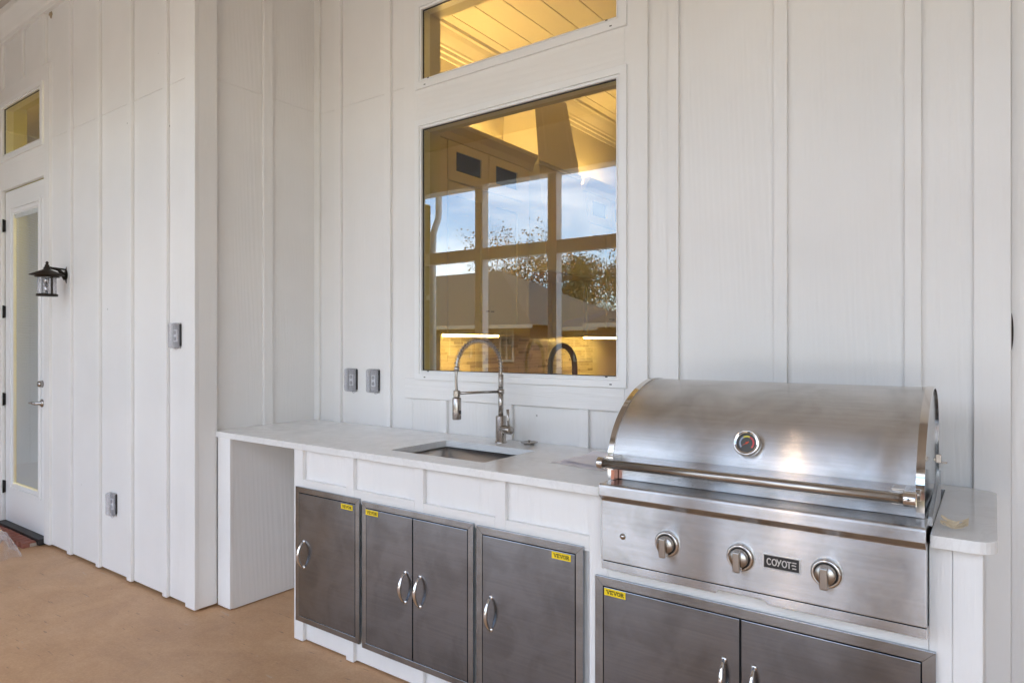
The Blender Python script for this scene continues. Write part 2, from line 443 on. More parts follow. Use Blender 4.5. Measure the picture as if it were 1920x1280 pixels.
# letters drawn as strokes: unit square, x to the right, y up
def arc(cx, cy, r, a0, a1, n=9, ry=None):
    return [(cx + r * math.cos(R(a0 + (a1 - a0) * i / n)), cy + (ry or r) * math.sin(R(a0 + (a1 - a0) * i / n))) for i in range(n + 1)]
GL = {
    'V': [[(.05, 1), (.42, 0)], [(.42, 0), (.80, 1)], [(-.08, .95), (.22, .95)], [(.62, .95), (.92, .95)]],
    'E': [[(.14, 0), (.14, 1)], [(.0, .94), (.68, .94)], [(.0, .06), (.70, .06)], [(.14, .5), (.52, .5)], [(.66, .74), (.66, 1)], [(.68, 0), (.68, .28)]],
    'O': [arc(.42, .5, .36, 0, 360, 16, .45)],
    'R': [[(.14, 0), (.14, 1)], [(0, .94), (.4, .94)] + arc(.4, .72, .24, 90, -90, 6, .22) + [(.14, .5)], [(.4, .48), (.72, .03)], [(0, .05), (.3, .05)], [(.6, .05), (.84, .05)]],
    'C': [arc(.42, .5, .38, 42, 318, 14, .46)],
    'o': [arc(.46, .5, .40, 0, 360, 18, .46)],
    'y': [[(.0, 1), (.38, .45)], [(.76, 1), (.2, 0)]],
    'T': [[(0, .93), (.76, .93)], [(.38, .9), (.38, 0)]],
    'e': [[(.08, .93), (.72, .93)], [(-.04, .5), (.1, .56), (.66, .50)], [(.08, .07), (.70, .07)]],
}
def text(b, s, x, z, h, y, w=.16, adv=.95, wid=1.0):
    """flat letters in the XZ plane facing -Y, each stroke a hair in front of the last"""
    k = 0
    for ch in s:
        for st in GL[ch]:
            for (p, q) in zip(st, st[1:]):
                P = Vector((x + p[0] * h * wid, z + p[1] * h)); Q = Vector((x + q[0] * h * wid, z + q[1] * h))
                d = (Q - P); 
                if d.length < 1e-6: continue
                d.normalize(); n = Vector((-d.y, d.x)) * (w * h / 2); e = d * (w * h * .25)
                yy = y - .00002 * k; k += 1
                b.poly([(c.x, yy, c.y) for c in (P - e - n, Q + e - n, Q + e + n, P - e + n)])
        x += adv * h * wid
    return b

# ------------------------------------------------------------------ setting: ground, floor, ceiling, roof
FZ = -.045
box('lawn', M['lawn'], None, -260, 200, -260, 160, -.9, -.30, kind='structure')
box('bounce_slab', M['concrete'], None, -9.6, 7.0, -7.5, -1.352, -.3, -.10, kind='structure')  # unseen pale slab, added to bounce daylight up into the porch
box('floor', M['floor'], None, -9.6, 7.0, -1.35, 8.6, FZ - .2, FZ, kind='structure')
b = B()
b.box(-9.6, 7.0, -1.5, 8.6, 3.93, 4.05)
b.put('porch_ceiling', M['porch_paint'], None, kind='structure')
b = B()
b.prism([(-1.66, 4.06), (9.5, 4.06), (9.5, 4.3), (4.2, 7.2), (-1.66, 4.25)], 'X', -10.2, 7.6)
b.put('house_roof', M['shingle'], None, kind='structure')

# ------------------------------------------------------------------ porch frame (seen mirrored in the glass and the steel)
pf = T('porch_frame', 'white porch post and rail frame mirrored in the big window glass', 'porch frame', (-3, -1.16, FZ))
PX = [-9.4, -8.475, -7.39, -6.305, -5.22, -4.135, -3.05, -1.965, -.60, .80, 2.2, 2.94]
for x in PX:
    box('post', M['trim'], pf, x - .06, x + .06, -1.22, -1.10, FZ, 3.37, .004)
for a, c in zip(PX, PX[1:]):
    box('rail', M['trim_h'], pf, a + .062, c - .062, -1.215, -1.105, 2.45, 2.596, .004)
box('header_beam', M['trim_h'], pf, -9.6, 6.8, -1.26, -1.06, 3.372, 3.928, .004)
bc = T('added_brick_column', 'wide brick column added out of view at far left to darken the leftmost steel door', 'brick column', (-7.45, -1.2, FZ))  # added dark mass behind the camera, gives the left steel door something dark to reflect
for k in range(46):
    b = B(); z_ = FZ + k * .074; n_ = 8; o_ = .12 if k % 2 else 0
    xs_ = [-8.40] + [-8.40 + o_ + .243 * q for q in range(0 if k % 2 else 1, 8)] + [-6.46]
    for a_, c_ in zip(xs_, xs_[1:]):
        if c_ - a_ > .03: b.box(a_ + .005, c_ - .005, -1.56, -.90, z_, z_ + .064)
    b.put('brick_course', M['brick'], bc)
box('mortar_core', M['mortar'], bc, -8.395, -6.465, -1.552, -.908, FZ, 3.365)
ds = T('downspout', 'white curved gutter downspout mirrored at the left edge of the big window', 'downspout', (-6.35, -1.42, 3.3))
b = B(); b.tube([(-6.30, -1.55, 3.55), (-6.30, -1.55, 3.25), (-6.27, -1.50, 3.12), (-6.22, -1.40, 3.02), (-6.20, -1.33, 2.9), (-6.20, -1.32, 2.6), (-6.20, -1.32, .1)], .045, 12); b.put('pipe', M['gutter'], ds)
b = B(); b.box(-6.27, -6.13, -1.275, -1.265, 2.0, 2.06); b.put('strap', M['gutter'], ds)
gu = T('gutter', 'white eave gutter along the porch roof edge', 'gutter', (-2, -1.6, 3.75))
b = B(); b.prism([(-1.52, 3.90), (-1.52, 3.78), (-1.56, 3.76), (-1.62, 3.78), (-1.65, 3.90), (-1.64, 3.90), (-1.61, 3.79), (-1.56, 3.775), (-1.53, 3.79), (-1.53, 3.90)], 'X', -9.6, 6.8); b.put('channel', M['gutter'], gu)
PLX, PLY, PLZ = -1.185, -.78, 2.42
pl = T('pendant_lantern', 'warm lit pendant lantern of the porch, mirrored as a streak in the grill lid', 'pendant lamp', (PLX, PLY, 3.93))
b = B(); b.tube([(PLX, PLY, 3.93), (PLX, PLY, PLZ + .13)], .006, 8); b.put('rod', M['bronze'], pl)
b = B(); b.lathe([(0, .13), (.02, .13), (.075, .09), (.076, .085), (0, .085)], (PLX, PLY, PLZ)); b.put('cap', M['bronze'], pl)
b = B(); b.lathe([(.055, .085), (.055, -.07)], (PLX, PLY, PLZ)); b.put('glass_shade', M['glass_thin'], pl)
b = B(); b.lathe([(0, -.085), (.062, -.085), (.062, -.07), (0, -.07)], (PLX, PLY, PLZ)); b.put('base_ring', M['bronze'], pl)
b = B(); b.lathe([(0, -.035), (.02, -.028), (.030, 0), (.022, .03), (.014, .05), (0, .06)], (PLX, PLY, PLZ)); b.put('bulb', M['porch_can'], pl)
b = B(); b.tube([(PLX, PLY, PLZ + .05), (PLX, PLY, PLZ + .085)], .015, 10); b.put('socket', M['bronze'], pl)

# ------------------------------------------------------------------ window wall
YS, YB = 2.71, 2.69          # sheet face, batten face
ww = T('siding_wall', 'white board and batten wall with the tall window above the counter', 'wall', (-1.7, 2.8, FZ))
SEAM = 2.855
def sheet(parent, x0, x1, z0, z1, y0=YS, y1=YS + .012, m='siding'):
    return box('siding_panel', M[m], parent, x0, x1, y0, y1, z0, z1, .0012, seg=1)
WX0, WX1 = -2.66, -1.28          # hole behind the casing
for x0, x1 in ((-3.52, -2.847), (-2.845, WX0)):
    sheet(ww, x0, x1, FZ + .02, SEAM); sheet(ww, x0, x1, SEAM + .0014, 3.93)
sheet(ww, WX0 + .002, WX1 - .002, FZ + .02, 1.16)
sheet(ww, WX0 + .002, WX1 - .002, 2.66, 2.79)
sheet(ww, WX0 + .002, WX1 - .002, 3.30, 3.93)
for x0, x1 in ((WX1, -1.106), (-1.104, -.226), (-.224, .038)):
    sheet(ww, x0, x1, FZ + .02, SEAM + .5); sheet(ww, x0, x1, SEAM + .503, 3.93)
def batten(parent, x0, x1, z0=FZ + .01, z1=3.92, y0=YB, y1=YS - .0005, m='trim', name='batten'):
    return box(name, M[m], parent, x0, x1, y0, y1, z0, z1, .0022)
for x0, x1 in ((-3.517, -3.464), (-3.313, -3.258), (-2.871, -2.822), (-1.128, -1.081), (-.694, -.644), (-.253, -.202)):
    batten(ww, x0, x1)
batten(ww, -.054, .045, name='corner_board')
box('corner_return', M['trim'], ww, .040, .0468, 2.7105, 2.7395, FZ + .01, 3.92, .002)
batten(ww, -2.438, -2.388, .90, 1.089); batten(ww, -1.994, -1.953, .90, 1.089); batten(ww, -1.567, -1.517, .90, 1.089)
# casing boards round the two windows
batten(ww, -2.71, -2.600, 1.1935, 3.92, name='casing'); batten(ww, -1.330, -1.222, .90, 3.92, name='casing')
box('casing', M['trim_h'], ww, -2.5995, -1.3305, 2.6905, YS - .0005, 2.618, 2.826, .0015)
box('casing', M['trim_h'], ww, -2.5995, -1.3305, 2.6905, YS - .0005, 3.272, 3.92, .0015)
box('sill_board', M['trim_h'], ww, -2.70, -1.3305, 2.688, YS - .0005, 1.09, 1.210, .0022)

def window(parent, x0, x1, z0, z1, yf, label, weeps=True):
    """vinyl picture window: x0..z1 is the outer frame; yf its front face"""
    w = bpy.data.objects.new('window', None); COL.objects.link(w); w.parent = parent
    wl = Vector(((x0 + x1) / 2, yf, z0)); w.location = wl - Vector(parent['_w']); w['_w'] = tuple(wl); w['label'] = label
    b = B(); mitred(b, x0, x1, z0, z1, .033, yf, yf + .03)
    mitred(b, x0 + .0335, x1 - .0335, z0 + .0335, z1 - .0335, .010, yf + .007, yf + .045)
    mitred(b, x0 + .044, x1 - .044, z0 + .044, z1 - .044, .006, yf + .003, yf + .075)
    b.put('frame', M['vinyl'], w, bevel=.0012, seg=1)
    b = B(); mitred(b, x0 + .0503, x1 - .0503, z0 + .0503, z1 - .0503, .003, yf + .015, yf + .024); b.put('gasket', M['gasket'], w)
    b = B(); b.box(x0 + .0515, x1 - .0515, yf + .018, yf + .023, z0 + .0515, z1 - .0515); b.put('pane', M['glass'], w)
    if weeps:
        for fx, fz in ((.012, .012), (.035, .045)):
            for sx in (x0 + .06 + fx, x1 - .07 - fx):
                box('weep_hole', M['ink'], w, sx, sx + .012, yf - .0008 if fz < .02 else yf + .0022, yf + .002 if fz < .02 else yf + .006, z0 + fz, z0 + fz + .005)
    return w
window(ww, -2.6125, -1.317, 1.197, 2.632, 2.675, 'large fixed pane above the sink')
window(ww, -2.6125, -1.317, 2.806, 3.292, 2.675, 'upper transom pane')

# ------------------------------------------------------------------ return wall (faces right)
rw = T('siding_wall', 'short white side wall between the door wall and the window wall', 'wall', (-3.52, 2.35, FZ))
XR = -3.51
for y0, y1 in ((1.90, 2.345), (2.347, 2.708)):
    box('siding_panel', M['siding'], rw, XR - .012, XR, y0, y1, FZ + .02, 2.868, .0012, seg=1)
    box('siding_panel', M['siding'], rw, XR - .012, XR, y0, y1, 2.8694, 3.93, .0012, seg=1)
box('batten', M['trim'], rw, XR + .0005, XR + .02, 2.316, 2.377, FZ + .01, 3.92, .0022)

# ------------------------------------------------------------------ door wall
dw = T('siding_wall', 'white board and batten wall with the door and lantern', 'wall', (-4.6, 1.95, FZ))
YD, YDB = 1.898, 1.878
ZS = 2.852
for x0, x1 in ((-5.43, -4.212), (-4.21, -3.47)):
    sheet(dw, x0, x1, -.026, ZS, YD, YD + .012); sheet(dw, x0, x1, ZS + .0016, 3.93, YD, YD + .012)
sheet(dw, -6.43, -5.432, 3.30, 3.93, YD, YD + .012)
sheet(dw, -9.5, -6.432, -.026, 3.93, YD, YD + .012)
for x0, x1 in ((-5.105, -5.049), (-4.661, -4.615), (-4.238, -4.183), (-3.806, -3.761)):
    batten(dw, x0, x1, -.030, 3.755, YDB, YD - .0005)
for x0, x1 in ((-5.535, -5.48), (-5.96, -5.905), (-6.38, -6.325)):
    batten(dw, x0, x1, 3.392, 3.755, YDB, YD - .0005)
batten(dw, -6.9, -6.845, -.03, 3.755, YDB, YD - .0005); batten(dw, -7.35, -7.295, -.03, 3.755, YDB, YD - .0005)
box('corner_board', M['trim'], dw, -3.557, -3.460, YDB, YD - .0005, -.032, 3.755, .0025)
box('corner_board', M['trim'], dw, -3.5095, -3.462, YD, 2.008, -.032, 3.92, .0025)
# frieze and crown under the porch ceiling
box('frieze_board', M['trim_h'], dw, -9.5, -3.462, 1.872, YD - .0005, 3.757, 3.93, .002)
b = B(); b.prism([(1.8715, 3.79), (1.862, 3.80), (1.850, 3.83), (1.825, 3.86), (1.80, 3.885), (1.795, 3.928), (1.8715, 3.928)], 'X', -9.5, -3.43)
b.put('crown_moulding', M['trim_h'], dw)
# casing
batten(dw, -5.500, -5.409, -.028, 3.390, YDB, YD + .01, name='casing'); batten(dw, -6.445, -6.353, -.028, 3.390, YDB, YD + .01, name='casing')
box('casing', M['trim_h'], dw, -6.3525, -5.5005, YDB + .0006, YD + .01, 3.276, 3.390, .002)
box('casing', M['trim_h'], dw, -6.3525, -5.5005, YDB + .0006, YD + .01, 2.600, 2.836, .002)
window(dw, -6.345, -5.508, 2.822, 3.285, 1.868, 'transom pane above the door', False)
# door
dr = bpy.data.objects.new('door', None); COL.objects.link(dr); dr.parent = dw
dl = Vector((-5.92, 1.92, -.01)); dr.location = dl - Vector(dw['_w']); dr['_w'] = tuple(dl); dr['label'] = 'white exterior door with full glass and blind'
b = B(); b.box(-6.343, -6.19, 1.905, 1.945, .006, 2.592); b.box(-5.655, -5.502, 1.905, 1.945, .006, 2.592)
b.box(-6.19, -5.655, 1.905, 1.945, .006, .31); b.box(-6.19, -5.655, 1.905, 1.945, 2.40, 2.592)
b.put('door_leaf', M['vinyl'], dr)
b = B(); mitred(b, -6.225, -5.617, .262, 2.462, .020, 1.893, 1.9045); mitred(b, -6.204, -5.638, .283, 2.441, .032, 1.898, 1.912)
b.put('glazing_frame', M['vinyl'], dr, bevel=.003)
box('pane', M['glass_thin'], dr, -6.171, -5.671, 1.908, 1.911, .316, 2.408)
sl0 = B().box(-6.168, -5.674, 1.921, 1.9225, 0, .0118)
zz = .322; i = 0; slat = None
while zz < 2.375:
    if slat is None:
        slat = sl0.put('blind_slat', M['blind'], dr, origin=(-5.92, 1.922, zz)); 
        slat.rotation_euler.x = R(-20); slat.data.transform(Matrix.Translation((0, 0, 0)))
        for v_ in slat.data.vertices: v_.co = Vector((v_.co.x, v_.co.y, v_.co.z + zz - .0059))
    else:
        c = slat.copy(); COL.objects.link(c); c.location = slat.location + Vector((0, 0, zz - .322))
    zz += .0128; i += 1
box('head_rail', M['vinyl'], dr, -6.168, -5.674, 1.913, 1.935, 2.372, 2.405)
for z in (2.33, 1.65, .96, .27):
    hb = B().box(-6.3525, -6.336, 1.8965, 1.9045, z - .045, z + .045); hb.tube([(-6.3445, 1.891, z - .05), (-6.3445, 1.891, z + .05)], .0065, 10); hb.put('hinge', M['black'], dr)
b = B(); b.lathe([(0, .03), (.017, .03), (.021, .022), (.026, .0), (.0, 0)], (-5.60, 1.904, 1.105), (0, -1, 0)); b.put('deadbolt', M['nickel'], dr)
b = B(); b.lathe([(.029, 0), (.029, .007), (.020, .012), (.012, .014), (.011, .05), (0, .05)], (-5.60, 1.904, .965), (0, -1, 0))
b.tube([(-5.60, 1.858, .965), (-5.62, 1.853, .966), (-5.66, 1.853, .968), (-5.71, 1.858, .964)], [.011, .011, .009, .007], 12); b.put('handle', M['nickel'], dr)
box('threshold', M['threshold'], dw, -6.352, -5.501, 1.848, 1.97, -.040, .004, .004)

lw = T('siding_wall', 'white end wall added at the far left to keep the sky out of the door glass reflection', 'wall', (-9.5, .3, FZ))  # unseen wall, added so the door glass does not mirror open sky
for y0, y1 in ((-1.3, -.1), (-.098, 1.1), (1.102, 1.87)): box('siding_panel', M['siding'], lw, -9.512, -9.50, y0, y1, FZ, 3.92, .001)
for y in (-.13, .27, .67, 1.07, 1.47): box('batten', M['trim'], lw, -9.4995, -9.48, y, y + .05, FZ, 3.92, .002)

ew = T('siding_wall', 'white end wall added outside the view to block light from the right', 'wall', (3.05, .8, FZ))  # unseen wall, added to cut the light coming in from the right
for y0, y1 in ((-1.3, -.1), (-.098, 1.1), (1.102, 2.938)): box('siding_panel', M['siding'], ew, 3.001, 3.013, y0, y1, FZ, 3.92, .001)
for y in (-.13, .27, .67, 1.07, 1.47, 1.87, 2.27): box('batten', M['trim'], ew, 2.98, 3.0005, y, y + .05, FZ, 3.92, .002)

# ------------------------------------------------------------------ wall section past the right corner
cw = T('siding_wall', 'greyer white wall section set back behind the far right corner board', 'wall', (.8, 2.76, FZ))
box('siding_panel', M['siding'], cw, .0475, 3.0, 2.74, 2.752, FZ, 3.92, .001)
box('batten', M['trim'], cw, .30, .35, 2.72, 2.7395, FZ, 3.92, .002)
b = B()
b.lathe([(0, .010), (.013, .010), (.016, .006), (.017, 0)], (0, 0, 0), (0, -1, 0), 28)
for v_ in b.m.verts: v_.co = Vector((v_.co.x * .42 + .0462, v_.co.y + 2.7395, v_.co.z * 3.7 + 1.433))
b.put('oval_plate', M['bronze'], cw)

# ------------------------------------------------------------------ bricks in front of the door
bs = T('brick_step', 'short row of red bricks with pale mortar laid below the door', 'brick step', (-5.95, 1.82, FZ))
b = B(); b.box(-6.36, -5.535, 1.770, 1.846, FZ, -.020); b.put('mortar_bed', M['mortar'], bs)
b0 = None
for k in range(11):
    x = -5.565 - k * .0755
    if b0 is None:
        bb = B().box(-.030, .030, -.044, .038, -.0225, .0215); b0 = bb.put('brick', M['brick'], None, bevel=.004, origin=(0, 0, 0)); b0.parent = bs
        o = b0
    else:
        o = b0.copy(); COL.objects.link(o)
    o.location = Vector((x, 1.806 + random.uniform(-.003, .003), -.0295 + random.uniform(-.0015, .0015))) - Vector(bs['_w'])
    o.rotation_euler.z = R(random.uniform(-1.5, 1.5))

# ------------------------------------------------------------------ crumpled plastic film
fm = bmesh.new(); G = 46
import mathutils.noise as mn
gv = []
for i in range(G):
    row = []
    for j in range(G):
        u, w = i / (G - 1) * 2 - 1, j / (G - 1) * 2 - 1
        x = -5.88 + u * .56; y = 1.45 + w * .27
        h = max(0, 1 - (u * u) ** 1.3) * max(0, 1 - (w * w) ** 1.6)
        p = Vector((u * 2.4, w * 2.4, .3))
        rdg = 1 - abs(mn.noise(p * 1.7)) * 2.1
        z = FZ + .004 + h ** .6 * (.15 + .13 * rdg + .035 * mn.noise(p * 5))
        row.append(fm.verts.new((x + .05 * mn.noise(p * 2 + Vector((7, 0, 0))), y + .05 * mn.noise(p * 2 + Vector((0, 9, 0))), max(z, FZ + .002))))
    gv.append(row)
for i in range(G - 1):
    for j in range(G - 1): fm.faces.new([gv[i][j], gv[i + 1][j], gv[i + 1][j + 1], gv[i][j + 1]])
me = bpy.data.meshes.new('plastic_film'); 
bmesh.ops.translate(fm, verts=fm.verts, vec=(5.92, -1.45, -FZ)); fm.to_mesh(me); fm.free()
tag(link('plastic_film', me, M['film'], loc=(-5.92, 1.45, FZ)), 'crumpled clear plastic sheeting lying on the floor by the door', 'plastic sheet')

# ------------------------------------------------------------------ mud nest high on the door wall
b = B(); b.lathe([(0, .014), (.010, .012), (.018, .004), (.02, 0)], (-5.42, YD - .0005, 3.73), (0, -1, 0), 14, False)
for v_ in b.m.verts: v_.co += Vector((random.uniform(-.006, .006), 0, random.uniform(-.008, .008)))
o = b.put('mud_nest', M['mud'], None, origin=(-5.42, YD, 3.73)); tag(o, 'small tan mud nest stuck high on the wall under the ceiling', 'nest')

# ------------------------------------------------------------------ lantern
LX, LY = -5.118, 1.767
lt = T('wall_lantern', 'black wall lantern with clear glass and conical cap beside the door', 'lantern', (LX, YD, 1.88))
b = B(); b.lathe([(0, .026), (.018, .026), (.034, .018), (.042, .012), (.052, .010), (.056, 0)], (LX, YD - .001, 1.865), (0, -1, 0), 24)
for v_ in b.m.verts: v_.co.z = 1.865 + (v_.co.z - 1.865) * 1.15
b.put('back_plate', M['bronze'], lt)
b = B(); b.tube([(LX, YD - .02, 1.835), (LX, YD - .04, 1.87), (LX, YD - .065, 1.896), (LX, LY + .02, 1.905), (LX, LY, 1.906)], [.016, .014, .010, .008, .008], 12)
b.tube([(LX, YD - .02, 1.900), (LX, LY, 1.908)], .006, 10); b.put('arm', M['bronze'], lt)
b = B(); b.lathe([(0, .050), (.006, .048), (.010, .038), (.007, .030), (.013, .026), (.014, .015), (.020, .006), (.022, -.008), (.0, -.008)], (LX, LY, 1.897), seg=20); b.put('finial', M['bronze'], lt)
b = B(); b.lathe([(.022, 0), (.10, -.036), (.101, -.040), (.07, -.040), (.07, -.052), (.05, -.052), (.0, -.04)], (LX, LY, 1.892), seg=36); b.put('cap', M['bronze'], lt)
b = B(); b.lathe([(.054, 0), (.054, .115), (.0515, .115), (.0515, 0), (.054, 0)], (LX, LY, 1.728), seg=32); b.put('glass_shade', M['seeded'], lt)
b = B(); b.lathe([(0, 0), (.062, 0), (.062, .015), (.05, .015), (.05, .010), (0, .010)], (LX, LY, 1.713), seg=32); b.put('base_ring', M['bronze'], lt)
for k in range(2):
    a = R(8 + 180 * k); px, py = LX + .057 * math.cos(a), LY + .057 * math.sin(a)
    b = B().box(px - .005, px + .005, py - .005, py + .005, 1.727, 1.845); b.put('strut', M['bronze'], lt)
b = B(); b.tube([(LX - .012, LY, 1.723), (LX - .012, LY, 1.80)], .012, 10); b.tube([(LX - .012, LY, 1.80), (LX - .012, LY, 1.84)], .016, 10); b.put('socket', M['polish'], lt)

# ------------------------------------------------------------------ weatherproof outlet covers
def cover(x, y, z, label, grp='clear outlet covers on the siding', horizontal=False):
    """x, z: centre; y: wall face"""
    t_ = T('outlet_cover', label, 'outlet cover', (x, y, z), grp)
    W, Hh, D = (.0425, .070, .036) if not horizontal else (.070, .043, .05)
    b = B(); mitred(b, x - W, x + W, z - Hh, z + Hh, .011, y - .010, y - .0005); b.put('gasket_frame', M['outlet'], t_, bevel=.002)
    b = B(); b.box(x - W + .0115, x + W - .0115, y - .006, y - .0006, z - Hh + .0115, z + Hh - .0115); b.put('outlet_plate', M['outlet'], t_)
    box('device', M['vinyl'], t_, x - (.016 if not horizontal else .034), x + (.016 if not horizontal else .034), y - .014, y - .006, z - (.034 if not horizontal else .016), z + (.034 if not horizontal else .016), .002)
    for dz in (-.017, .017):
        if not horizontal:
            b = B(); b.lathe([(0, .002), (.011, .002), (.012, 0)], (x, y - .0142, z + dz), (0, -1, 0), 18); b.put('socket', M['outlet'], t_)
    b = B(); prof = [(W, .010), (W, D * .75), (W - .006, D), ]
    # rounded clear lid as a shell
    def rr(w, h, r, yy, n=4):
        pts = []
        for cx_, cz_, a0 in ((w - r, h - r, 0), (-w + r, h - r, 90), (-w + r, -h + r, 180), (w - r, -h + r, 270)):
            for q in range(n + 1):
                a = R(a0 + 90 * q / n); pts.append((x + cx_ + r * math.cos(a), yy, z + cz_ + r * math.sin(a)))
        return pts
    layers = [rr(W, Hh, .010, y - .0105), rr(W, Hh, .010, y - D * .7), rr(W - .002, Hh - .002, .010, y - D * .9), rr(W - .008, Hh - .008, .008, y - D)]
    vs = [[b.m.verts.new(p) for p in l] for l in layers]
    for A, C in zip(vs, vs[1:]):
        for k in range(len(A)):
            f = b.m.faces.new([A[k], A[(k + 1) % len(A)], C[(k + 1) % len(A)], C[k]]); f.smooth = True
    b.m.faces.new(vs[-1]); bmesh.ops.recalc_face_normals(b.m, faces=b.m.faces)
    lid = b.put('clear_lid', M['bubble'], t_)
    so_ = lid.modifiers.new('wall', 'SOLIDIFY'); so_.thickness = .0022
    b = B(); b.box(x + W - .001, x + W + .0035, y - .011, y - .001, z - Hh + .012, z + Hh - .006); b.put('seal', M['gasket'], t_)
    b = B(); b.tube([(x + W - .012, y - D * .8, z - Hh - .002), (x + W - .002, y - D * .8, z - Hh - .006), (x + W + .004, y - D * .5, z - Hh + .002)], .003, 8); b.put('latch', M['bubble'], t_)
    return t_
cover(-3.6765, YD, 1.440, 'clear outlet cover on the door wall just left of the corner')
cover(-4.4475, YD, .398, 'clear outlet cover low on the door wall near the floor')
cover(-3.1665, YS, 1.176, 'left one of two clear outlet covers above the counter')
cover(-2.9705, YS, 1.176, 'right one of two clear outlet covers above the counter')
cover(-.868, YS, 1.195, 'clear outlet cover peeking above the grill lid against the wall', horizontal=True)

# ------------------------------------------------------------------ outdoor counter
oc = T('outdoor_counter', 'white outdoor kitchen counter with quartz top and steel doors', 'kitchen counter', (-1.7, 2.35, FZ))
CF = 2.00            # front face of stiles
CP = 2.02            # recessed panel face
# quartz top with sink hole and grill notch
def rounded(cx, cy, r, a0, a1, n=6): return [(cx + r * math.cos(R(a0 + (a1 - a0) * k / n)), cy + r * math.sin(R(a0 + (a1 - a0) * k / n))) for k in range(n + 1)]
outer = [(-3.466, 1.998), (-1.052, 1.968), (-1.052, 2.60), (-.128, 2.60), (-.128, 1.957)] + rounded(-.037, 2.001, .045, -90, 0) + rounded(-.037, 2.615, .045, 0, 90) + [(-.06, 2.688), (-3.508, 2.688), (-3.508, 2.012), (-3.466, 2.012)]
hole = rounded(-2.195, 2.475, .012, 90, 180, 3) + rounded(-2.195, 2.118, .012, 180, 270, 3) + rounded(-1.674, 2.112, .012, 270, 360, 3) + rounded(-1.674, 2.462, .012, 0, 90, 3)
tb = bmesh.new()
def loop(pts, z):
    vs = [tb.verts.new((p[0], p[1], z)) for p in pts]
    return [tb.edges.new((vs[i], vs[(i + 1) % len(vs)])) for i in range(len(vs))], vs
e1, v1 = loop(outer, .915); e2, v2 = loop(hole, .915)
bmesh.ops.triangle_fill(tb, use_beauty=True, use_dissolve=False, edges=e1 + e2)
for f in tb.faces:
    f.normal_update()
    if f.normal.z < 0: f.normal_flip()
ret = bmesh.ops.extrude_face_region(tb, geom=list(tb.faces))
nv = [g for g in ret['geom'] if isinstance(g, bmesh.types.BMVert)]
bmesh.ops.translate(tb, verts=nv, vec=(0, 0, -.031))
bmesh.ops.recalc_face_normals(tb, faces=tb.faces)
oset = {(round(p[0], 4), round(p[1], 4)) for p in outer if not (p[1] > 2.5 or abs(p[0] + 3.508) < .001)}
be = []
for e in tb.edges:
    a, c = e.verts
    if abs(a.co.z - c.co.z) < 1e-5:
        k1 = (round(a.co.x, 4), round(a.co.y, 4)); k2 = (round(c.co.x, 4), round(c.co.y, 4))
        if k1 in oset and k2 in oset and len(e.link_faces) == 2 and abs(e.link_faces[0].normal.z - e.link_faces[1].normal.z) > .5: be.append(e)
bmesh.ops.bevel(tb, geom=be, offset=.011, segments=4, profile=.5, affect='EDGES', clamp_overlap=True)
bmesh.ops.translate(tb, verts=tb.verts, vec=-Vector(oc['_w']))
me = bpy.data.meshes.new('countertop'); tb.to_mesh(me); tb.free()
ct = link('countertop', me, M['quartz'], oc)
ct['label'] = 'white quartz top with thin veins'

# left leg
box('leg_panel', M['panel_bold'], oc, -3.36, -3.335, 2.024, 2.688, -.040, .883, .0015)
box('leg_board', M['cab'], oc, -3.452, -3.332, 2.004, 2.0235, -.036, .883, .003)
# carcass
box('side_panel', M['panel_bold'], oc, -2.765, -2.745, 2.0245, 2.688, -.036, .883, .001)
box('side_panel', M['cab'], oc, -.045, -.021, 2.0245, 2.688, -.036, .883, .001)
b = B(); b.box(-2.744, -2.22, 2.02, 2.032, -.036, .883); b.box(-2.219, -1.62, 2.02, 2.032, -.036, .883); b.box(-1.619, -1.121, 2.02, 2.032, -.036, .883)
b.box(-1.12, -.046, 2.02, 2.032, -.036, .655)
b.put('face_panel', M['cab'], oc)
b = B()
for x0, x1 in ((-2.765, -2.698), (-2.384, -2.333), (-1.954, -1.904), (-1.531, -1.483)):
    box('stile', M['cab'], oc, x0, x1, CF, CP - .0005, -.040, .883, .002)
box('stile', M['cab'], oc, -1.123, -1.052, CF, CP - .0005, -.040, .883, .002)
box('stile', M['cab'], oc, -.134, -.0834, CF, CP - .0005, -.040, .883, .002)
box('stile', M['cab'], oc, -.083, -.021, CF - .004, CP - .0005, -.040, .883, .002)
for x0, x1 in ((-2.6975, -2.3845), (-2.3325, -1.9545), (-1.9035, -1.5315), (-1.4825, -1.1235)):
    box('rail', M['trim_h'], oc, x0, x1, CF + .0005, CP - .0005, .68, .740 - (x0 + 2.69) * .006, .002)
box('rail', M['trim_h'], oc, -1.0515, -.1345, CF + .0005, CP - .0005, .58, .672, .002)

def sticker(parent, x, z, w, h, y):
    b = B(); b.box(x, x + w, y - .0006, y, z, z + h); b.mi = 1
    hh = h * .52; text(b, 'VEVOR', x + w * .115, z + h * .24, hh, y - .0008, .21, .95, 1.12)
    return b.put('sticker', [M['yellow'], M['ink']], parent)

def pull(parent, x, z, y, h=.125):
    b = B(); n = 14; path = []; rad = []
    for k in range(n + 1):
        s_ = k / n; path.append((x, y - .004 - .030 * math.sin(PI * s_) ** .8, z + h * (s_ - .5))); rad.append(.0042 + .0038 * math.sin(PI * s_))
    b.tube(path, rad, 12)
    for sgn in (-1, 1): b.lathe([(0, .006), (.007, .005), (.009, 0)], (x, y, z + sgn * h * .49), (0, -1, 0), 14)
    return b.put('handle', M['chrome'], parent)

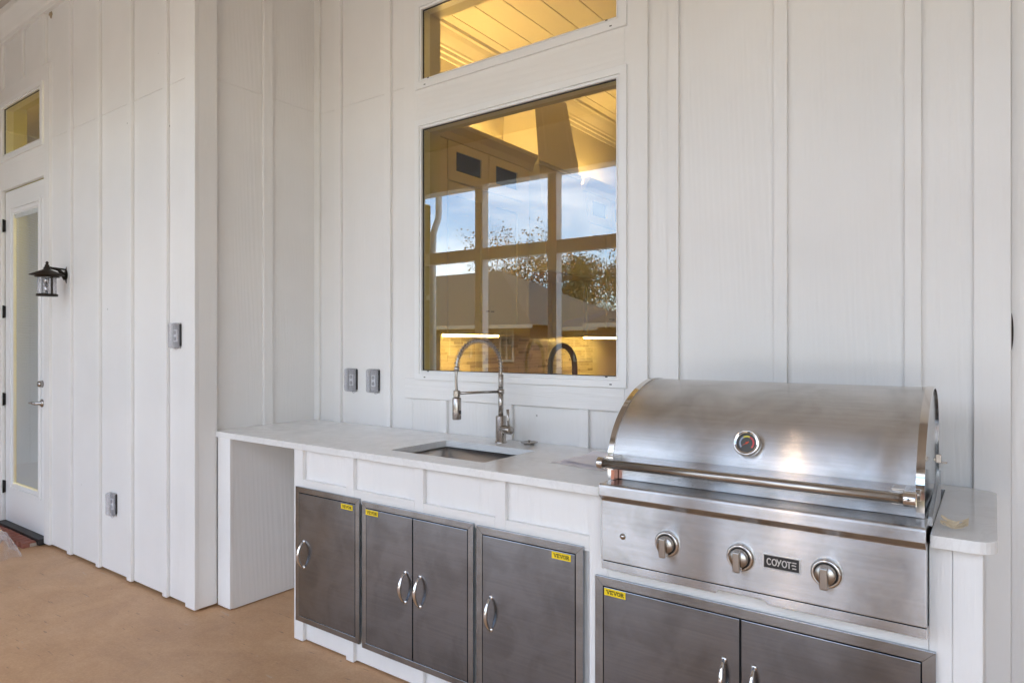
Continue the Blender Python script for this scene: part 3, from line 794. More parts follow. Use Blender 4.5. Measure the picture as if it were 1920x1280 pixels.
def access(label, x0, x1, z0, z1, w, splits, handles, st, yf=1.988):
    d = bpy.data.objects.new('access_door', None); COL.objects.link(d); d.parent = oc
    dl = Vector(((x0 + x1) / 2, yf, z0)); d.location = dl - Vector(oc['_w']); d['_w'] = tuple(dl); d['label'] = label
    b = B(); mitred(b, x0, x1, z0, z1, w, yf, CF - .0005)
    o = b.put('frame', M['steel_frame'], d, bevel=.0012, seg=2)
    for (cx_, cz_, dx, dz) in ((x0, z0, 1, 1), (x1, z0, -1, 1), (x1, z1, -1, -1), (x0, z1, 1, -1)):   # mitre joints
        b = B(); n = Vector((-dz, dx)).normalized() * .0004
        p, q = Vector((cx_ + dx * .001, cz_ + dz * .001)), Vector((cx_ + dx * (w - .001), cz_ + dz * (w - .001)))
        b.poly([(c.x, yf - .0002, c.y) for c in (p - n, q - n, q + n, p + n)]); b.put('mitre_line', M['dark'], d)
    ix0, ix1, iz0, iz1 = x0 + w, x1 - w, z0 + w, z1 - w
    b = B(); b.box(ix0, ix1, yf + .010, yf + .0115, iz0, iz1); b.put('recess', M['dark'], d)
    xs = [ix0] + splits + [ix1]
    for a, c in zip(xs, xs[1:]):
        box('door_leaf', M['steel_door'], d, a + .003, c - .003, yf - .001, yf + .009, iz0 + .003, iz1 - .0035, .0014)
    for hx, hz in handles: pull(d, hx, hz, yf - .001)
    sticker(d, st[0], st[1], .078, .0235, yf - .0012)
    return d
access('leftmost single steel door, darkest, handle at left', -2.738, -2.281, .060, .706, .026, [], [(-2.672, .388)], (-2.401, .647))
access('double steel door below the sink', -2.262, -1.628, .052, .699, .026, [-1.951], [(-1.994, .376), (-1.908, .376)], (-2.236, .644))
access('single steel door with handle at left, next to the grill', -1.612, -1.141, .045, .696, .029, [], [(-1.540, .374)], (-1.267, .636))
access('wide double steel door below the grill', -1.094, -.118, .060, .611, .030, [-.607], [(-.655, .386), (-.567, .386)], (-1.058, .552))

# ------------------------------------------------------------------ sink
sk = T('sink', 'undermount stainless steel sink set in the quartz counter', 'sink', (-1.93, 2.29, .70))
b = B(); sx0, sx1, sy0, sy1, zt, zb = -2.212, -1.658, 2.095, 2.492, .8835, .70
def rloop(x0, x1, y0, y1, r, z, n=5): return [(p[0], p[1], z) for p in rounded(x1 - r, y1 - r, r, 0, 90, n) + rounded(x0 + r, y1 - r, r, 90, 180, n) + rounded(x0 + r, y0 + r, r, 180, 270, n) + rounded(x1 - r, y0 + r, r, 270, 360, n)]
ls = [rloop(sx0 - .02, sx1 + .02, sy0 - .02, sy1 + .02, .03, zt), rloop(sx0, sx1, sy0, sy1, .02, zt), rloop(sx0 + .003, sx1 - .003, sy0 + .003, sy1 - .003, .02, zb + .015), rloop(sx0 + .015, sx1 - .015, sy0 + .015, sy1 - .015, .016, zb)]
vs = [[b.m.verts.new(p) for p in l] for l in ls]
for A, C in zip(vs, vs[1:]):
    for k in range(len(A)):
        f = b.m.faces.new([A[k], A[(k + 1) % len(A)], C[(k + 1) % len(A)], C[k]]); f.smooth = True
b.m.faces.new(vs[-1])
b.put('basin', M['steel_sink'], sk)
b = B(); b.lathe([(.045, .0015), (.043, .003), (.034, .001), (.030, -.01), (0, -.012)], (-1.93, 2.29, .70)); b.put('drain', M['polish'], sk)

# strainer basket upside down on the counter
st = T('sink_strainer', 'round steel sink strainer lying on the counter right of the faucet', 'strainer', (-1.785, 2.60, .915))
b = B(); b.lathe([(.026, 0), (.026, .008), (.041, .011), (.042, .0135), (.036, .014), (.030, .0115), (.012, .0115), (0, .0115)], (-1.785, 2.60, .9155), seg=32); b.put('basket', M['nickel'], st)
b = B(); b.lathe([(.004, .011), (.004, .017), (.008, .019), (.006, .022), (0, .023)], (-1.785, 2.60, .9155), seg=14); b.put('knob', M['nickel'], st)

# ------------------------------------------------------------------ faucet
FX, FY = -1.941, 2.584
HX, HY = -2.003, 2.328
fa = T('faucet', 'brushed nickel pull-down faucet with spring neck behind the sink', 'faucet', (FX, FY, .915))
b = B(); b.lathe([(.030, .0), (.030, .004), (.0255, .007), (.0255, .126), (.023, .129), (0, .129)], (FX, FY, .9155)); b.put('body', M['nickel'], fa)
b = B(); b.tube([(FX, FY, 1.04), (FX, FY, 1.17)], .0125, 20); b.tube([(FX, FY, 1.178), (FX, FY, 1.245)], .0125, 20)
for k in range(7): b.lathe([(.0125, 0), (.0133, .002), (.0125, .004)], (FX, FY, 1.188 + k * .0075), seg=20)
b.put('post', M['nickel'], fa)
b = B(); b.lathe([(.012, 0), (.0165, .001), (.0165, .024), (.012, .025)], (FX, FY, 1.150)); b.put('collar', M['nickel'], fa)
dv = Vector((HX - FX, HY - FY, 0)); ln = dv.length; dn = dv.normalized()
def arcp(s_):      # s_ 0..1 along the neck from the post top to the spray head
    s1, s2 = .10, .84
    if s_ < s1: return Vector((FX, FY, 1.235 + (1.285 - 1.235) * s_ / s1))
    if s_ < s2:
        a = PI * (s_ - s1) / (s2 - s1); return Vector((FX, FY, 1.285)) + dn * (ln / 2 * (1 - math.cos(a))) + Vector((0, 0, .126 * math.sin(a)))
    q = (s_ - s2) / (1 - s2); return Vector((HX, HY, 1.285 - .115 * q)) + dn * (.004 * math.sin(PI * q))
b = B(); b.tube([arcp(k / 60) for k in range(61)], .0066, 12); b.put('hose', M['nickel'], fa)
b = B(); helix = []; turns = 27; per = 12; n = turns * per
for k in range(n + 1):
    s_ = .0 + .83 * k / n; p = arcp(s_); t_ = (arcp(min(s_ + .005, 1)) - arcp(max(s_ - .005, 0))).normalized()
    side = dn.cross(Vector((0, 0, 1))).normalized(); nn = side.cross(t_).normalized(); a = 2 * PI * k / per
    helix.append(p + (side * math.cos(a) + nn * math.sin(a)) * .0125)
b.tube(helix, .0017, 6); b.put('spring', M['nickel'], fa)
b = B(); b.lathe([(.008, 0), (.0125, .001), (.0125, .022), (.008, .023)], (HX, HY, 1.268)); b.put('hose_collar', M['nickel'], fa)
b = B(); b.tube([Vector((FX, FY, 1.162)) + dn * .014, Vector((HX, HY, 1.166)) - dn * .014], .0062, 14); b.put('arm', M['nickel'], fa)
b = B(); b.lathe([(.010, -.016), (.016, -.014), (.016, .014), (.010, .016)], (HX, HY, 1.164), seg=10, smooth=False); b.put('holder', M['nickel'], fa)
b = B(); b.lathe([(0, -.100), (.019, -.100), (.0205, -.097), (.0205, -.004), (.018, 0), (0, 0)], (HX, HY, 1.146)); b.put('spray_head', M['nickel'], fa)
b = B(); b.lathe([(.011, -.003), (.011, .006)], (HX, HY, 1.144)); b.put('seal', M['ink'], fa)
b = B(); b.box(HX + .019, HX + .024, HY - .006, HY + .004, 1.072, 1.088); b.put('spray_button', M['ink'], fa)
ax = Vector((.94, -.30, .0)).normalized(); hc = Vector((FX, FY, .982))
b = B(); b.lathe([(.020, .015), (.0205, .078), (.0185, .081), (0, .081)], hc, ax); b.put('valve', M['nickel'], fa)
lp = hc + ax * .066
b = B(); b.tube([lp + Vector((0, 0, .010)), lp + Vector((-.004, 0, .050)), lp + Vector((-.007, 0, .098))], [.0058, .0062, .0066], 10); b.put('lever', M['nickel'], fa)

# ------------------------------------------------------------------ grill
gr = T('gas_grill', 'built-in stainless gas grill with closed domed lid and three knobs', 'grill', (-.6, 2.25, .66))
GX0, GX1 = -1.047, -.135
b = B(); b.prism([(2.045, .937), (1.933, .9365), (1.927, .933), (1.925, .927), (1.925, .899), (1.944, .880), (1.944, .684), (2.045, .684)], 'X', GX0, GX1)
b.put('control_panel', M['steel'], gr, bevel=.002, seg=3, sharp=20)
b = B(); b.box(GX0 + .004, GX1 - .004, 1.955, 1.999, .6805, .6838); b.put('shadow_gap', M['dark'], gr)
b = B(); z0, z1 = .655, .6805
b.prism([(GX0, z0), (-.667, z0), (-.660, z0 + .011), (-.531, z0 + .011), (-.519, z0), (GX1 + .001, z0), (GX1 + .001, z1), (GX0, z1)], 'Y', 1.947, 1.975)
b.put('lower_flange', M['steel'], gr, bevel=.0012, seg=2)
b = B(); b.box(GX0 + .01, GX1 - .01, 2.0455, 2.595, .66, .93); b.put('firebox', M['steel_frame'], gr)
# curved edge of the side panel on the right
b = B(); pr_ = [(2.046, .917), (2.39, .917), (2.39, 1.01), (2.33, 1.003), (2.24, .982), (2.14, .957), (2.046, .941)]
b.prism(pr_, 'X', GX1 - .0035, GX1 + .0060); b.put('side_flange', M['steel_frame'], gr)
# lid
HX0, HX1 = -1.066, -.145
crv = [(2.030, .9385), (2.0295, 1.021)]
def bez(p0, p1, p2, p3, n):
    return [tuple(((1 - t) ** 3 * a + 3 * (1 - t) ** 2 * t * b_ + 3 * (1 - t) * t * t * c_ + t ** 3 * d_) for a, b_, c_, d_ in zip(p0, p1, p2, p3)) for t in [k / n for k in range(1, n + 1)]]
crv += bez((2.0295, 1.021), (2.056, 1.125), (2.17, 1.225), (2.35, 1.257), 22)
crv += bez((2.35, 1.257), (2.47, 1.272), (2.57, 1.23), (2.585, 1.12), 12) + [(2.585, .9385)]
def shell(b, prof, x0, x1, smooth_from=2):
    A = [b.m.verts.new((x0, p[0], p[1])) for p in prof]; C = [b.m.verts.new((x1, p[0], p[1])) for p in prof]
    for k in range(len(prof) - 1):
        f = b.m.faces.new([A[k], C[k], C[k + 1], A[k + 1]]); f.smooth = k >= 1
    b.m.faces.new(A[::-1]); b.m.faces.new(C); return b
b = B(); shell(b, crv, HX0 + .006, HX1 - .006)
for e in b.m.edges:
    if all(abs(v_.co.z - 1.021) < 1e-4 for v_ in e.verts): e.smooth = False
for e in b.m.edges:
    if len(e.link_faces) == 2 and (len(e.link_faces[0].verts) > 4 or len(e.link_faces[1].verts) > 4): e.smooth = False
b.put('lid', M['steel'], gr)
def off(prof, d):
    o_ = []
    for k, p in enumerate(prof):
        a = Vector(prof[max(k - 1, 0)]); c = Vector(prof[min(k + 1, len(prof) - 1)]); t_ = (c - a).normalized(); n_ = Vector((-t_.y, t_.x))
        o_.append((p[0] + n_.x * d, p[1] + n_.y * d))
    return o_
for x0, x1 in ((HX0, HX0 + .020), (HX1 - .020, HX1)):
    b = B(); oo = off(crv, .0035)
    A = [b.m.verts.new((x0, p[0], p[1])) for p in oo]; C = [b.m.verts.new((x1, p[0], p[1])) for p in oo]
    D_ = [b.m.verts.new((x0, p[0], p[1])) for p in off(crv, -.004)]; E_ = [b.m.verts.new((x1, p[0], p[1])) for p in off(crv, -.004)]
    for k in range(len(oo) - 1):
        f = b.m.faces.new([A[k], C[k], C[k + 1], A[k + 1]]); f.smooth = True
        b.m.faces.new([D_[k], A[k], A[k + 1], D_[k + 1]]); b.m.faces.new([C[k], E_[k], E_[k + 1], C[k + 1]])
    bmesh.ops.recalc_face_normals(b.m, faces=b.m.faces)
    for e in b.m.edges:
        if len(e.link_faces) == 2 and e.link_faces[0].normal.angle(e.link_faces[1].normal) > R(40): e.smooth = False
    b.put('edge_trim', M['polish'], gr)
b = B(); b.box(HX0 + .02, HX1 - .02, 2.034, 2.58, .9372, .9384); b.put('shadow_gap', M['dark'], gr)
# handle bar and brackets
b = B(); b.tube([(-1.045, 1.957, .998), (-.165, 1.957, .998)], .0145, 24); b.put('handle_bar', M['nickel'], gr)
for x0, x1, sx in ((-1.064, -1.043, 1), (-.186, -.158, -1)):
    b = B(); b.tube([(x0, 1.957, .998), (x1, 1.957, .998)], .0195, 24)
    xi = x1 - .002 if sx > 0 else x0 + .002
    b.prism([(min(xi, xi + sx * .030), 1.966), (max(xi, xi + sx * .030), 1.966), (max(xi, xi + sx * .030), 2.029), (min(xi, xi + sx * .030), 2.029)], 'Z', .978, 1.020)
    b.put('bracket', M['polish'], gr, bevel=.0015)
b = B(); b.box(-1.040, -1.028, 2.0, 2.026, .9385, .970); b.put('clip', M['copper'], gr)
# knobs
for kx in (-.8155, -.5925, -.3635):
    kp = bpy.data.objects.new('knob', None); COL.objects.link(kp); kp.parent = gr; kl = Vector((kx, 1.944, .777)); kp.location = kl - Vector(gr['_w']); kp['_w'] = tuple(kl)
    b = B(); b.lathe([(.0395, 0), (.040, .006), (.036, .013), (.031, .015), (.030, .008), (.0, .008)], kl, (0, -1, 0), 40); b.put('bezel', M['polish'], kp)
    b = B(); b.lathe([(.0, .0085), (.0295, .0085), (.0295, .010), (.0, .010)], kl, (0, -1, 0), 32); b.put('gap', M['ink'], kp)
    b = B(); b.lathe([(.0265, .009), (.0265, .026), (.024, .030), (.0, .031)], kl, (0, -1, 0), 36); b.put('dial', M['nickel'], kp)
    b = B(); b.prism([(kx - .0095, .777 + .025), (kx + .0095, .777 + .025), (kx + .0105, .777 - .034), (kx - .0105, .777 - .034)], 'Y', 1.896, 1.925)
    o = b.put('grip', M['nickel'], kp, bevel=.004, seg=3)
b = B(); b.lathe([(.010, 0), (.0098, .002), (.0065, .003), (.006, .006), (0, .0065)], (-.9685, 1.944, .772), (0, -1, 0), 24); b.put('igniter', M['polish'], gr)
# badge
b = B(); mitred(b, -.5285, -.4305, .760, .7995, .0022, 1.9405, 1.9438); b.mi = 1; b.box(-.5262, -.4328, 1.9412, 1.9436, .7623, .7972)
b.mi = 2; text(b, 'CoyoTe', -.5185, .7705, .0185, 1.9410, .17, .94, .78)
b.put('badge', [M['letter'], M['badge'], M['letter']], gr)
# thermometer on the lid
ga = bpy.data.objects.new('thermometer', None); COL.objects.link(ga); ga.parent = gr
gl = Vector((-.602, 2.0475, 1.090)); ga.location = gl - Vector(gr['_w']); ga['_w'] = tuple(gl)
an = Vector((0, -.95, .31)).normalized(); e1_ = Vector((1, 0, 0)); e2_ = Vector((0, .31, .95)).normalized()
b = B(); b.lathe([(.034, -.012), (.040, .0), (.0415, .012), (.039, .020), (.034, .023), (.0325, .020), (.030, .0215), (.0285, .019), (.0280, .014)], gl, an, 44); b.put('bezel', M['polish'], ga)
b = B(); b.lathe([(.0285, .0138), (0, .0138)], gl, an, 36)
def dial_arc(a0, a1, r0, r1, mi, lift):
    b.mi = mi; n_ = 10
    for k in range(n_):
        qs = []
        for a_, r_ in ((a0 + (a1 - a0) * k / n_, r0), (a0 + (a1 - a0) * (k + 1) / n_, r0), (a0 + (a1 - a0) * (k + 1) / n_, r1), (a0 + (a1 - a0) * k / n_, r1)):
            qs.append(gl + an * lift + e1_ * (r_ * math.cos(R(a_))) + e2_ * (r_ * math.sin(R(a_))))
        b.poly(qs)
dial_arc(222, 125, .0175, .0225, 1, .0141); dial_arc(123, 68, .0175, .0225, 2, .0141); dial_arc(66, -42, .0175, .0225, 3, .0141)
b.mi = 0; b.put('dial', [M['dial'], M['g_blue'], M['g_yel'], M['g_red']], ga)
b = B(); d1 = (e1_ * math.cos(R(215)) + e2_ * math.sin(R(215))); d2 = d1.cross(an)
c0 = gl + an * .0148
b.poly([c0 + d1 * .019, c0 - d1 * .007 + d2 * .0014, c0 - d1 * .007 - d2 * .0014]); b.lathe([(0, .0165), (.003, .0160), (.0032, .0145)], gl, an, 14); b.put('needle', M['needle'], ga)
b = B(); b.lathe([(.0283, .0175), (0, .0178)], gl, an, 32); b.put('cover_glass', M['glass_thin'], ga)
# spit hook at the back right of the lid
b = B(); b.box(-.139, -.125, 2.33, 2.336, 1.040, 1.066); b.box(-.125, -.110, 2.33, 2.336, 1.040, 1.046); b.box(-.1445, -.139, 2.325, 2.34, 1.045, 1.055); b.put('spit_hook', M['nickel'], gr, bevel=.0015)

# ------------------------------------------------------------------ small things on the counter
for k, (pts, lab) in enumerate((
        ([(-1.425, 2.300), (-1.19, 2.262), (-1.15, 2.46), (-1.40, 2.52)], 'white paper sheet on the counter beside the grill, upper of two'),
        ([(-1.45, 2.262), (-1.20, 2.215), (-1.16, 2.36), (-1.41, 2.42)], 'white paper sheet peeking out under the upper one beside the grill'))):
    pb = bmesh.new(); n_ = 10; grid = []
    P0, P1, P2, P3 = [Vector(p) for p in pts]
    for i in range(n_ + 1):
        row = []
        for j in range(n_ + 1):
            u, w = i / n_, j / n_; q = (P0 * (1 - u) + P1 * u) * (1 - w) + (P3 * (1 - u) + P2 * u) * w
            lift = (.0045 if k == 0 else .0006) + (.022 * max(0, w - .72) ** 1.3 * 3 if k == 0 else 0) + .0012 * math.sin(u * 7 + w * 4) * (k == 0) + .0012 * (k == 0)
            row.append(pb.verts.new((q.x, q.y, .9155 + lift)))
        grid.append(row)
    for i in range(n_):
        for j in range(n_):
            f = pb.faces.new([grid[i][j], grid[i + 1][j], grid[i + 1][j + 1], grid[i][j + 1]]); f.smooth = True
    c_ = Vector((P0.x, P0.y, .916)); bmesh.ops.translate(pb, verts=pb.verts, vec=-c_)
    me = bpy.data.meshes.new('paper_sheet'); pb.to_mesh(me); pb.free()
    tag(link('paper_sheet', me, M['paper'], loc=c_), lab, 'paper', 'loose papers by the grill')
sb_ = bmesh.new(); n_ = 9; grid = []
for i in range(n_ + 1):
    row = []
    for j in range(n_ + 1):
        u, w = i / n_ * 2 - 1, j / n_ * 2 - 1
        row.append(sb_.verts.new((u * .030, w * .022 + .006 * u * u, .001 + .012 * abs(u) ** 1.2 + .010 * (w + 1) / 2 + .004 * mn.noise(Vector((u * 3, w * 3, 2))) + .004 * abs(w))))
    grid.append(row)
for i in range(n_):
    for j in range(n_):
        if random.random() > .10 or (2 < i < 7 and 2 < j < 7): sb_.faces.new([grid[i][j], grid[i + 1][j], grid[i + 1][j + 1], grid[i][j + 1]])
me = bpy.data.meshes.new('dry_scrap'); sb_.to_mesh(me); sb_.free()
so2 = link('dry_scrap', me, M['scrap'], loc=(-.082, 2.050, .9165)); so2.modifiers.new('t', 'SOLIDIFY').thickness = .0008
tag(so2, 'small curled tan scrap on the counter end right of the grill', 'scrap')

# ------------------------------------------------------------------ house shell and kitchen behind the window
b = B()
x0, x1 = -2.585, -1.345            # reveal (clear opening inside)
Yi0, Yi1 = 2.7555, 2.86
b.box(-3.4, x0, Yi0, Yi1, FZ, 3.66); b.box(x1, 2.9, Yi0, Yi1, FZ, 3.66)
b.box(x0, x1, Yi0, Yi1, FZ, 1.228); b.box(x0, x1, Yi0, Yi1, 2.612, 2.835); b.box(x0, x1, Yi0, Yi1, 3.265, 3.66)
b.put('kitchen_wall', M['drywall'], None, kind='structure')
b = B(); b.box(-3.4, -3.25, 2.861, 8.2, FZ, 3.66); b.box(-3.4, 2.9, 8.2, 8.3, FZ, 3.66); b.box(2.8, 2.9, 2.861, 8.2, FZ, 3.66)
b.put('kitchen_wall', M['drywall'], None, kind='structure')
b = B()
b.box(-9.5, -3.51, 1.97, 2.0, FZ, -.0) ; b.box(-9.5, -6.345, 1.955, 2.05, 0, 3.66); b.box(-5.50, -3.525, 1.955, 2.05, 0, 3.66); b.box(-6.345, -5.50, 1.955, 2.05, 3.29, 3.66); b.box(-6.345, -5.50, 1.955, 2.05, 2.605, 2.815)
b.box(-3.6, -3.525, 2.051, 5.5, FZ, 3.66); b.box(-9.5, -3.6, 5.4, 5.5, FZ, 3.66); b.box(-9.5, -9.4, 2.051, 5.4, FZ, 3.66); b.box(-7.75, -7.60, 2.9, 5.4, FZ, 3.66)
b.put('den_wall', M['room_wall'], None, kind='structure')
b = B(); b.box(-9.5, -3.6, 2.051, 5.4, 3.661, 3.70); b.put('den_ceiling', M['ceil_paint'], None, kind='structure')
# plank ceiling
kc = bpy.data.objects.new('kitchen_ceiling', None); COL.objects.link(kc); kc['kind'] = 'structure'; kc['_w'] = (0, 0, 0)
pk = None; x = -3.13
while x < 2.8:
    if pk is None:
        pk = B().box(-.0985, .0985, 2.861, 8.199, 0, .012).put('plank', M['ceil_paint'], None, bevel=.003, origin=(0, 0, 0)); pk.parent = kc; o = pk
    else: o = pk.copy(); COL.objects.link(o)
    o.location = (x, 0, 3.661); x += .2035
box('ceiling_backing', M['hood_paint'], kc, -3.4, 2.9, 2.861, 8.2, 3.6745, 3.72)
b = B(); b.prism([(-3.2495, 3.47), (-3.235, 3.47), (-3.23, 3.50), (-3.215, 3.505), (-3.212, 3.53), (-3.20, 3.535), (-3.195, 3.55), (-3.15, 3.60), (-3.13, 3.63), (-3.11, 3.635), (-3.108, 3.6605), (-3.2495, 3.6605)], 'Y', 2.862, 8.19)
b.put('crown_moulding', M['ceil_paint'], kc)

def upper_cabinet(label, y0, y1, filler, door_y):
    c = T('wall_cabinet', label, 'cabinet', (-3.07, (y0 + y1) / 2, 1.46), 'kitchen wall cabinets seen through the window')
    box('carcass', M['cab_paint'], c, -3.2495, -2.921, y0, y1, 1.46, 2.80, .002)
    b = B(); b.prism([(-2.921, 2.74), (-2.905, 2.745), (-2.895, 2.79), (-2.86, 2.83), (-2.855, 2.856), (-2.921, 2.856)], 'Y', y0, y1 + .03)
    b.box(-3.2495, -2.9215, y1 + .0005, y1 + .002, 2.75, 2.80)
    b.put('crown_moulding', M['cab_paint'], c)
    if filler:
        b = B(); b.box(-2.9205, -2.905, y0, door_y[0][0] - .004, 1.46, 2.735); b.put('filler_panel', M['cab_paint'], c)
        b = B(); b.box(-2.9045, -2.897, door_y[0][0] - .16, door_y[0][0] - .10, 1.9, 2.68); b.put('filler_panel', M['cab_paint'], c, bevel=.003)
    for a, d in door_y:
        m_ = (a + d) / 2
        g = bpy.data.objects.new('glass_door', None); COL.objects.link(g); g.parent = c; lo = Vector((-2.91, m_, 2.48)); g.location = lo - Vector(c['_w']); g['_w'] = tuple(lo)
        b = B(); w_ = .082; X0, X1 = -2.9205, -2.900
        b.box(X0, X1, a, a + w_, 2.478, 2.735); b.box(X0, X1, d - w_, d, 2.478, 2.735); b.box(X0, X1, a + w_, d - w_, 2.478, 2.548); b.box(X0, X1, a + w_, d - w_, 2.678, 2.735)
        b.put('frame', M['cab_paint'], g)
        box('pane', M['cab_glass'], g, -2.914, -2.911, a + w_, d - w_, 2.548, 2.678)
        box('backing', M['ink'], g, -2.9203, -2.9195, a + w_, d - w_, 2.548, 2.678)
        g2 = bpy.data.objects.new('cabinet_door', None); COL.objects.link(g2); g2.parent = c; lo = Vector((-2.91, m_, 1.46)); g2.location = lo - Vector(c['_w']); g2['_w'] = tuple(lo)
        b = B(); b.box(X0, X1, a, a + w_, 1.462, 2.462); b.box(X0, X1, d - w_, d, 1.462, 2.462); b.box(X0, X1, a + w_, d - w_, 1.462, 1.544); b.box(X0, X1, a + w_, d - w_, 2.38, 2.462)
        b.put('frame', M['cab_paint'], g2)
        box('panel', M['cab_paint'], g2, -2.9205, -2.912, a + w_, d - w_, 1.544, 2.38)
        box('knob', M['nickel'], g2, -2.899, -2.878, (d - .03 if a == door_y[0][0] else a + .02), (d - .02 if a == door_y[0][0] else a + .03), 1.62, 1.63)
    ya = (y0 + y1) / 2 + (.10 if filler else 0)
    box('light_strip', M['strip'], c, -3.02, -2.98, ya - .30, ya + .28, 1.446, 1.4595)
    box('cove_light', M['cove'], c, -3.12, -3.09, y0 + .1, y1 - .1, 2.8015, 2.815)
upper_cabinet('cream wall cabinet left of the range hood behind the glass', 2.865, 4.255, True, [(3.285, 3.718), (3.722, 4.152)])
upper_cabinet('cream wall cabinet right of the range hood behind the glass', 5.10, 6.05, False, [(5.14, 5.573), (5.577, 6.01)])
rh = T('range_hood', 'tall tapered beige range hood between the kitchen wall cabinets', 'range hood', (-2.95, 4.65, 1.95))
def frustum(b, lo, hi):
    A = [b.m.verts.new(p) for p in lo]; C = [b.m.verts.new(p) for p in hi]
    fs = [b.m.faces.new(A[::-1]), b.m.faces.new(C)] + [b.m.faces.new([A[k], A[(k + 1) % 4], C[(k + 1) % 4], C[k]]) for k in range(4)]
    bmesh.ops.recalc_face_normals(b.m, faces=fs); return b
def hq(z):
    t = (z - 1.95) / (3.659 - 1.95); return (-2.76 - .24 * t, 4.262 + .138 * t, 5.09 - .22 * t)
def hsec(z, d=0): X, a, c = hq(z); return [(-3.249, a - d, z), (X + d, a - d, z), (X + d, c + d, z), (-3.249, c + d, z)]
b = B(); frustum(b, hsec(1.95), hsec(3.46)); b.put('chimney', M['hood_paint'], rh)
for z in (2.80, 2.83, 1.96): b = B(); frustum(b, hsec(z, .014), hsec(z + .016, .014)); b.put('moulding', M['hood_paint'], rh)
def hpt(z, f, d):       # a point on the front slope, f 0..1 across
    X, a, c = hq(z); return (X + d, a + (c - a) * f, z)
for f0, f1 in ((.16, .19), (.81, .84)):
    b = B(); b.poly([hpt(2.92, f0, .004), hpt(2.92, f1, .004), hpt(3.40, f1, .004), hpt(3.40, f0, .004)]); b.put('panel_bead', M['cab_paint'], rh)
# backsplash mosaic
ks = T('backsplash', 'mosaic tile backsplash glowing under the kitchen cabinets', 'backsplash', (-3.24, 4.4, 1.1))
box('grout', M['drywall'], ks, -3.2495, -3.246, 2.87, 5.84, .95, 1.459)
z = 1.135; tiles = {}
k = 0
while z < 1.44:
    y = 2.88 + random.uniform(0, .1)
    while y < 5.80 and k < 295:
        w_ = random.choice((.10, .15, .15, .2, .3)); w_ = min(w_, 5.835 - y)
        if w_ not in tiles:
            o = B().box(-3.2458, -3.238, 0, w_ - .002, 0, .0235).put('tile', M['tile'], None, origin=(0, 0, 0)); tiles[w_] = o
        else: o = tiles[w_].copy(); COL.objects.link(o)
        o.parent = ks; o.location = Vector((random.uniform(0, .002), y, z)) - Vector(ks['_w']); y += w_; k += 1
    z += .0255
# inner kitchen faucet by the window
kf = T('kitchen_faucet', 'dark bronze arched faucet standing inside behind the window', 'faucet', (-1.86, 3.12, .95))
b = B(); pth = [(-1.83, 3.10, .92), (-1.83, 3.10, 1.22)] + [(-1.83 - .085 * (1 - math.cos(PI * q / 10)), 3.10 + .02 * q / 10, 1.27 + .115 * math.sin(PI * q / 10)) for q in range(11)] + [(-2.0, 3.12, 1.22), (-2.0, 3.12, 1.15)]
b.tube(pth, .0155, 14); b.put('neck', M['bronze'], kf)
b = B(); b.tube([(-2.0, 3.12, 1.17), (-2.0, 3.12, 1.08)], .019, 14); b.put('spray_head', M['bronze'], kf)
box('kitchen_worktop', M['quartz'], None, -3.24, -.4, 2.862, 3.5, .90, .93, kind='structure')
# kitchen ceiling lamps
for k, (x, y, w_) in enumerate(((-1.6, 3.7, 'nearest the window'), (-1.6, 5.2, 'across from the range hood'), (-.2, 4.4, 'farthest from the wall cabinets'), (-1.6, 6.8, 'deepest in the room'))):
    l_ = T('ceiling_lamp', 'warm recessed lamp in the kitchen plank ceiling, ' + w_, 'ceiling lamp', (x, y, 3.66), 'recessed lamps in the kitchen ceiling')
    b = B(); b.lathe([(0, -.010), (.075, -.010), (.078, -.002)], (x, y, 3.66)); b.put('lens', M['can'], l_)
l_ = T('ceiling_lamp', 'lamp in the room behind the door transom', 'ceiling lamp', (-6.2, 3.6, 3.66))
b = B(); b.lathe([(0, -.012), (.12, -.012), (.12, -.002)], (-6.2, 3.6, 3.66)); b.put('lens', M['can2'], l_)

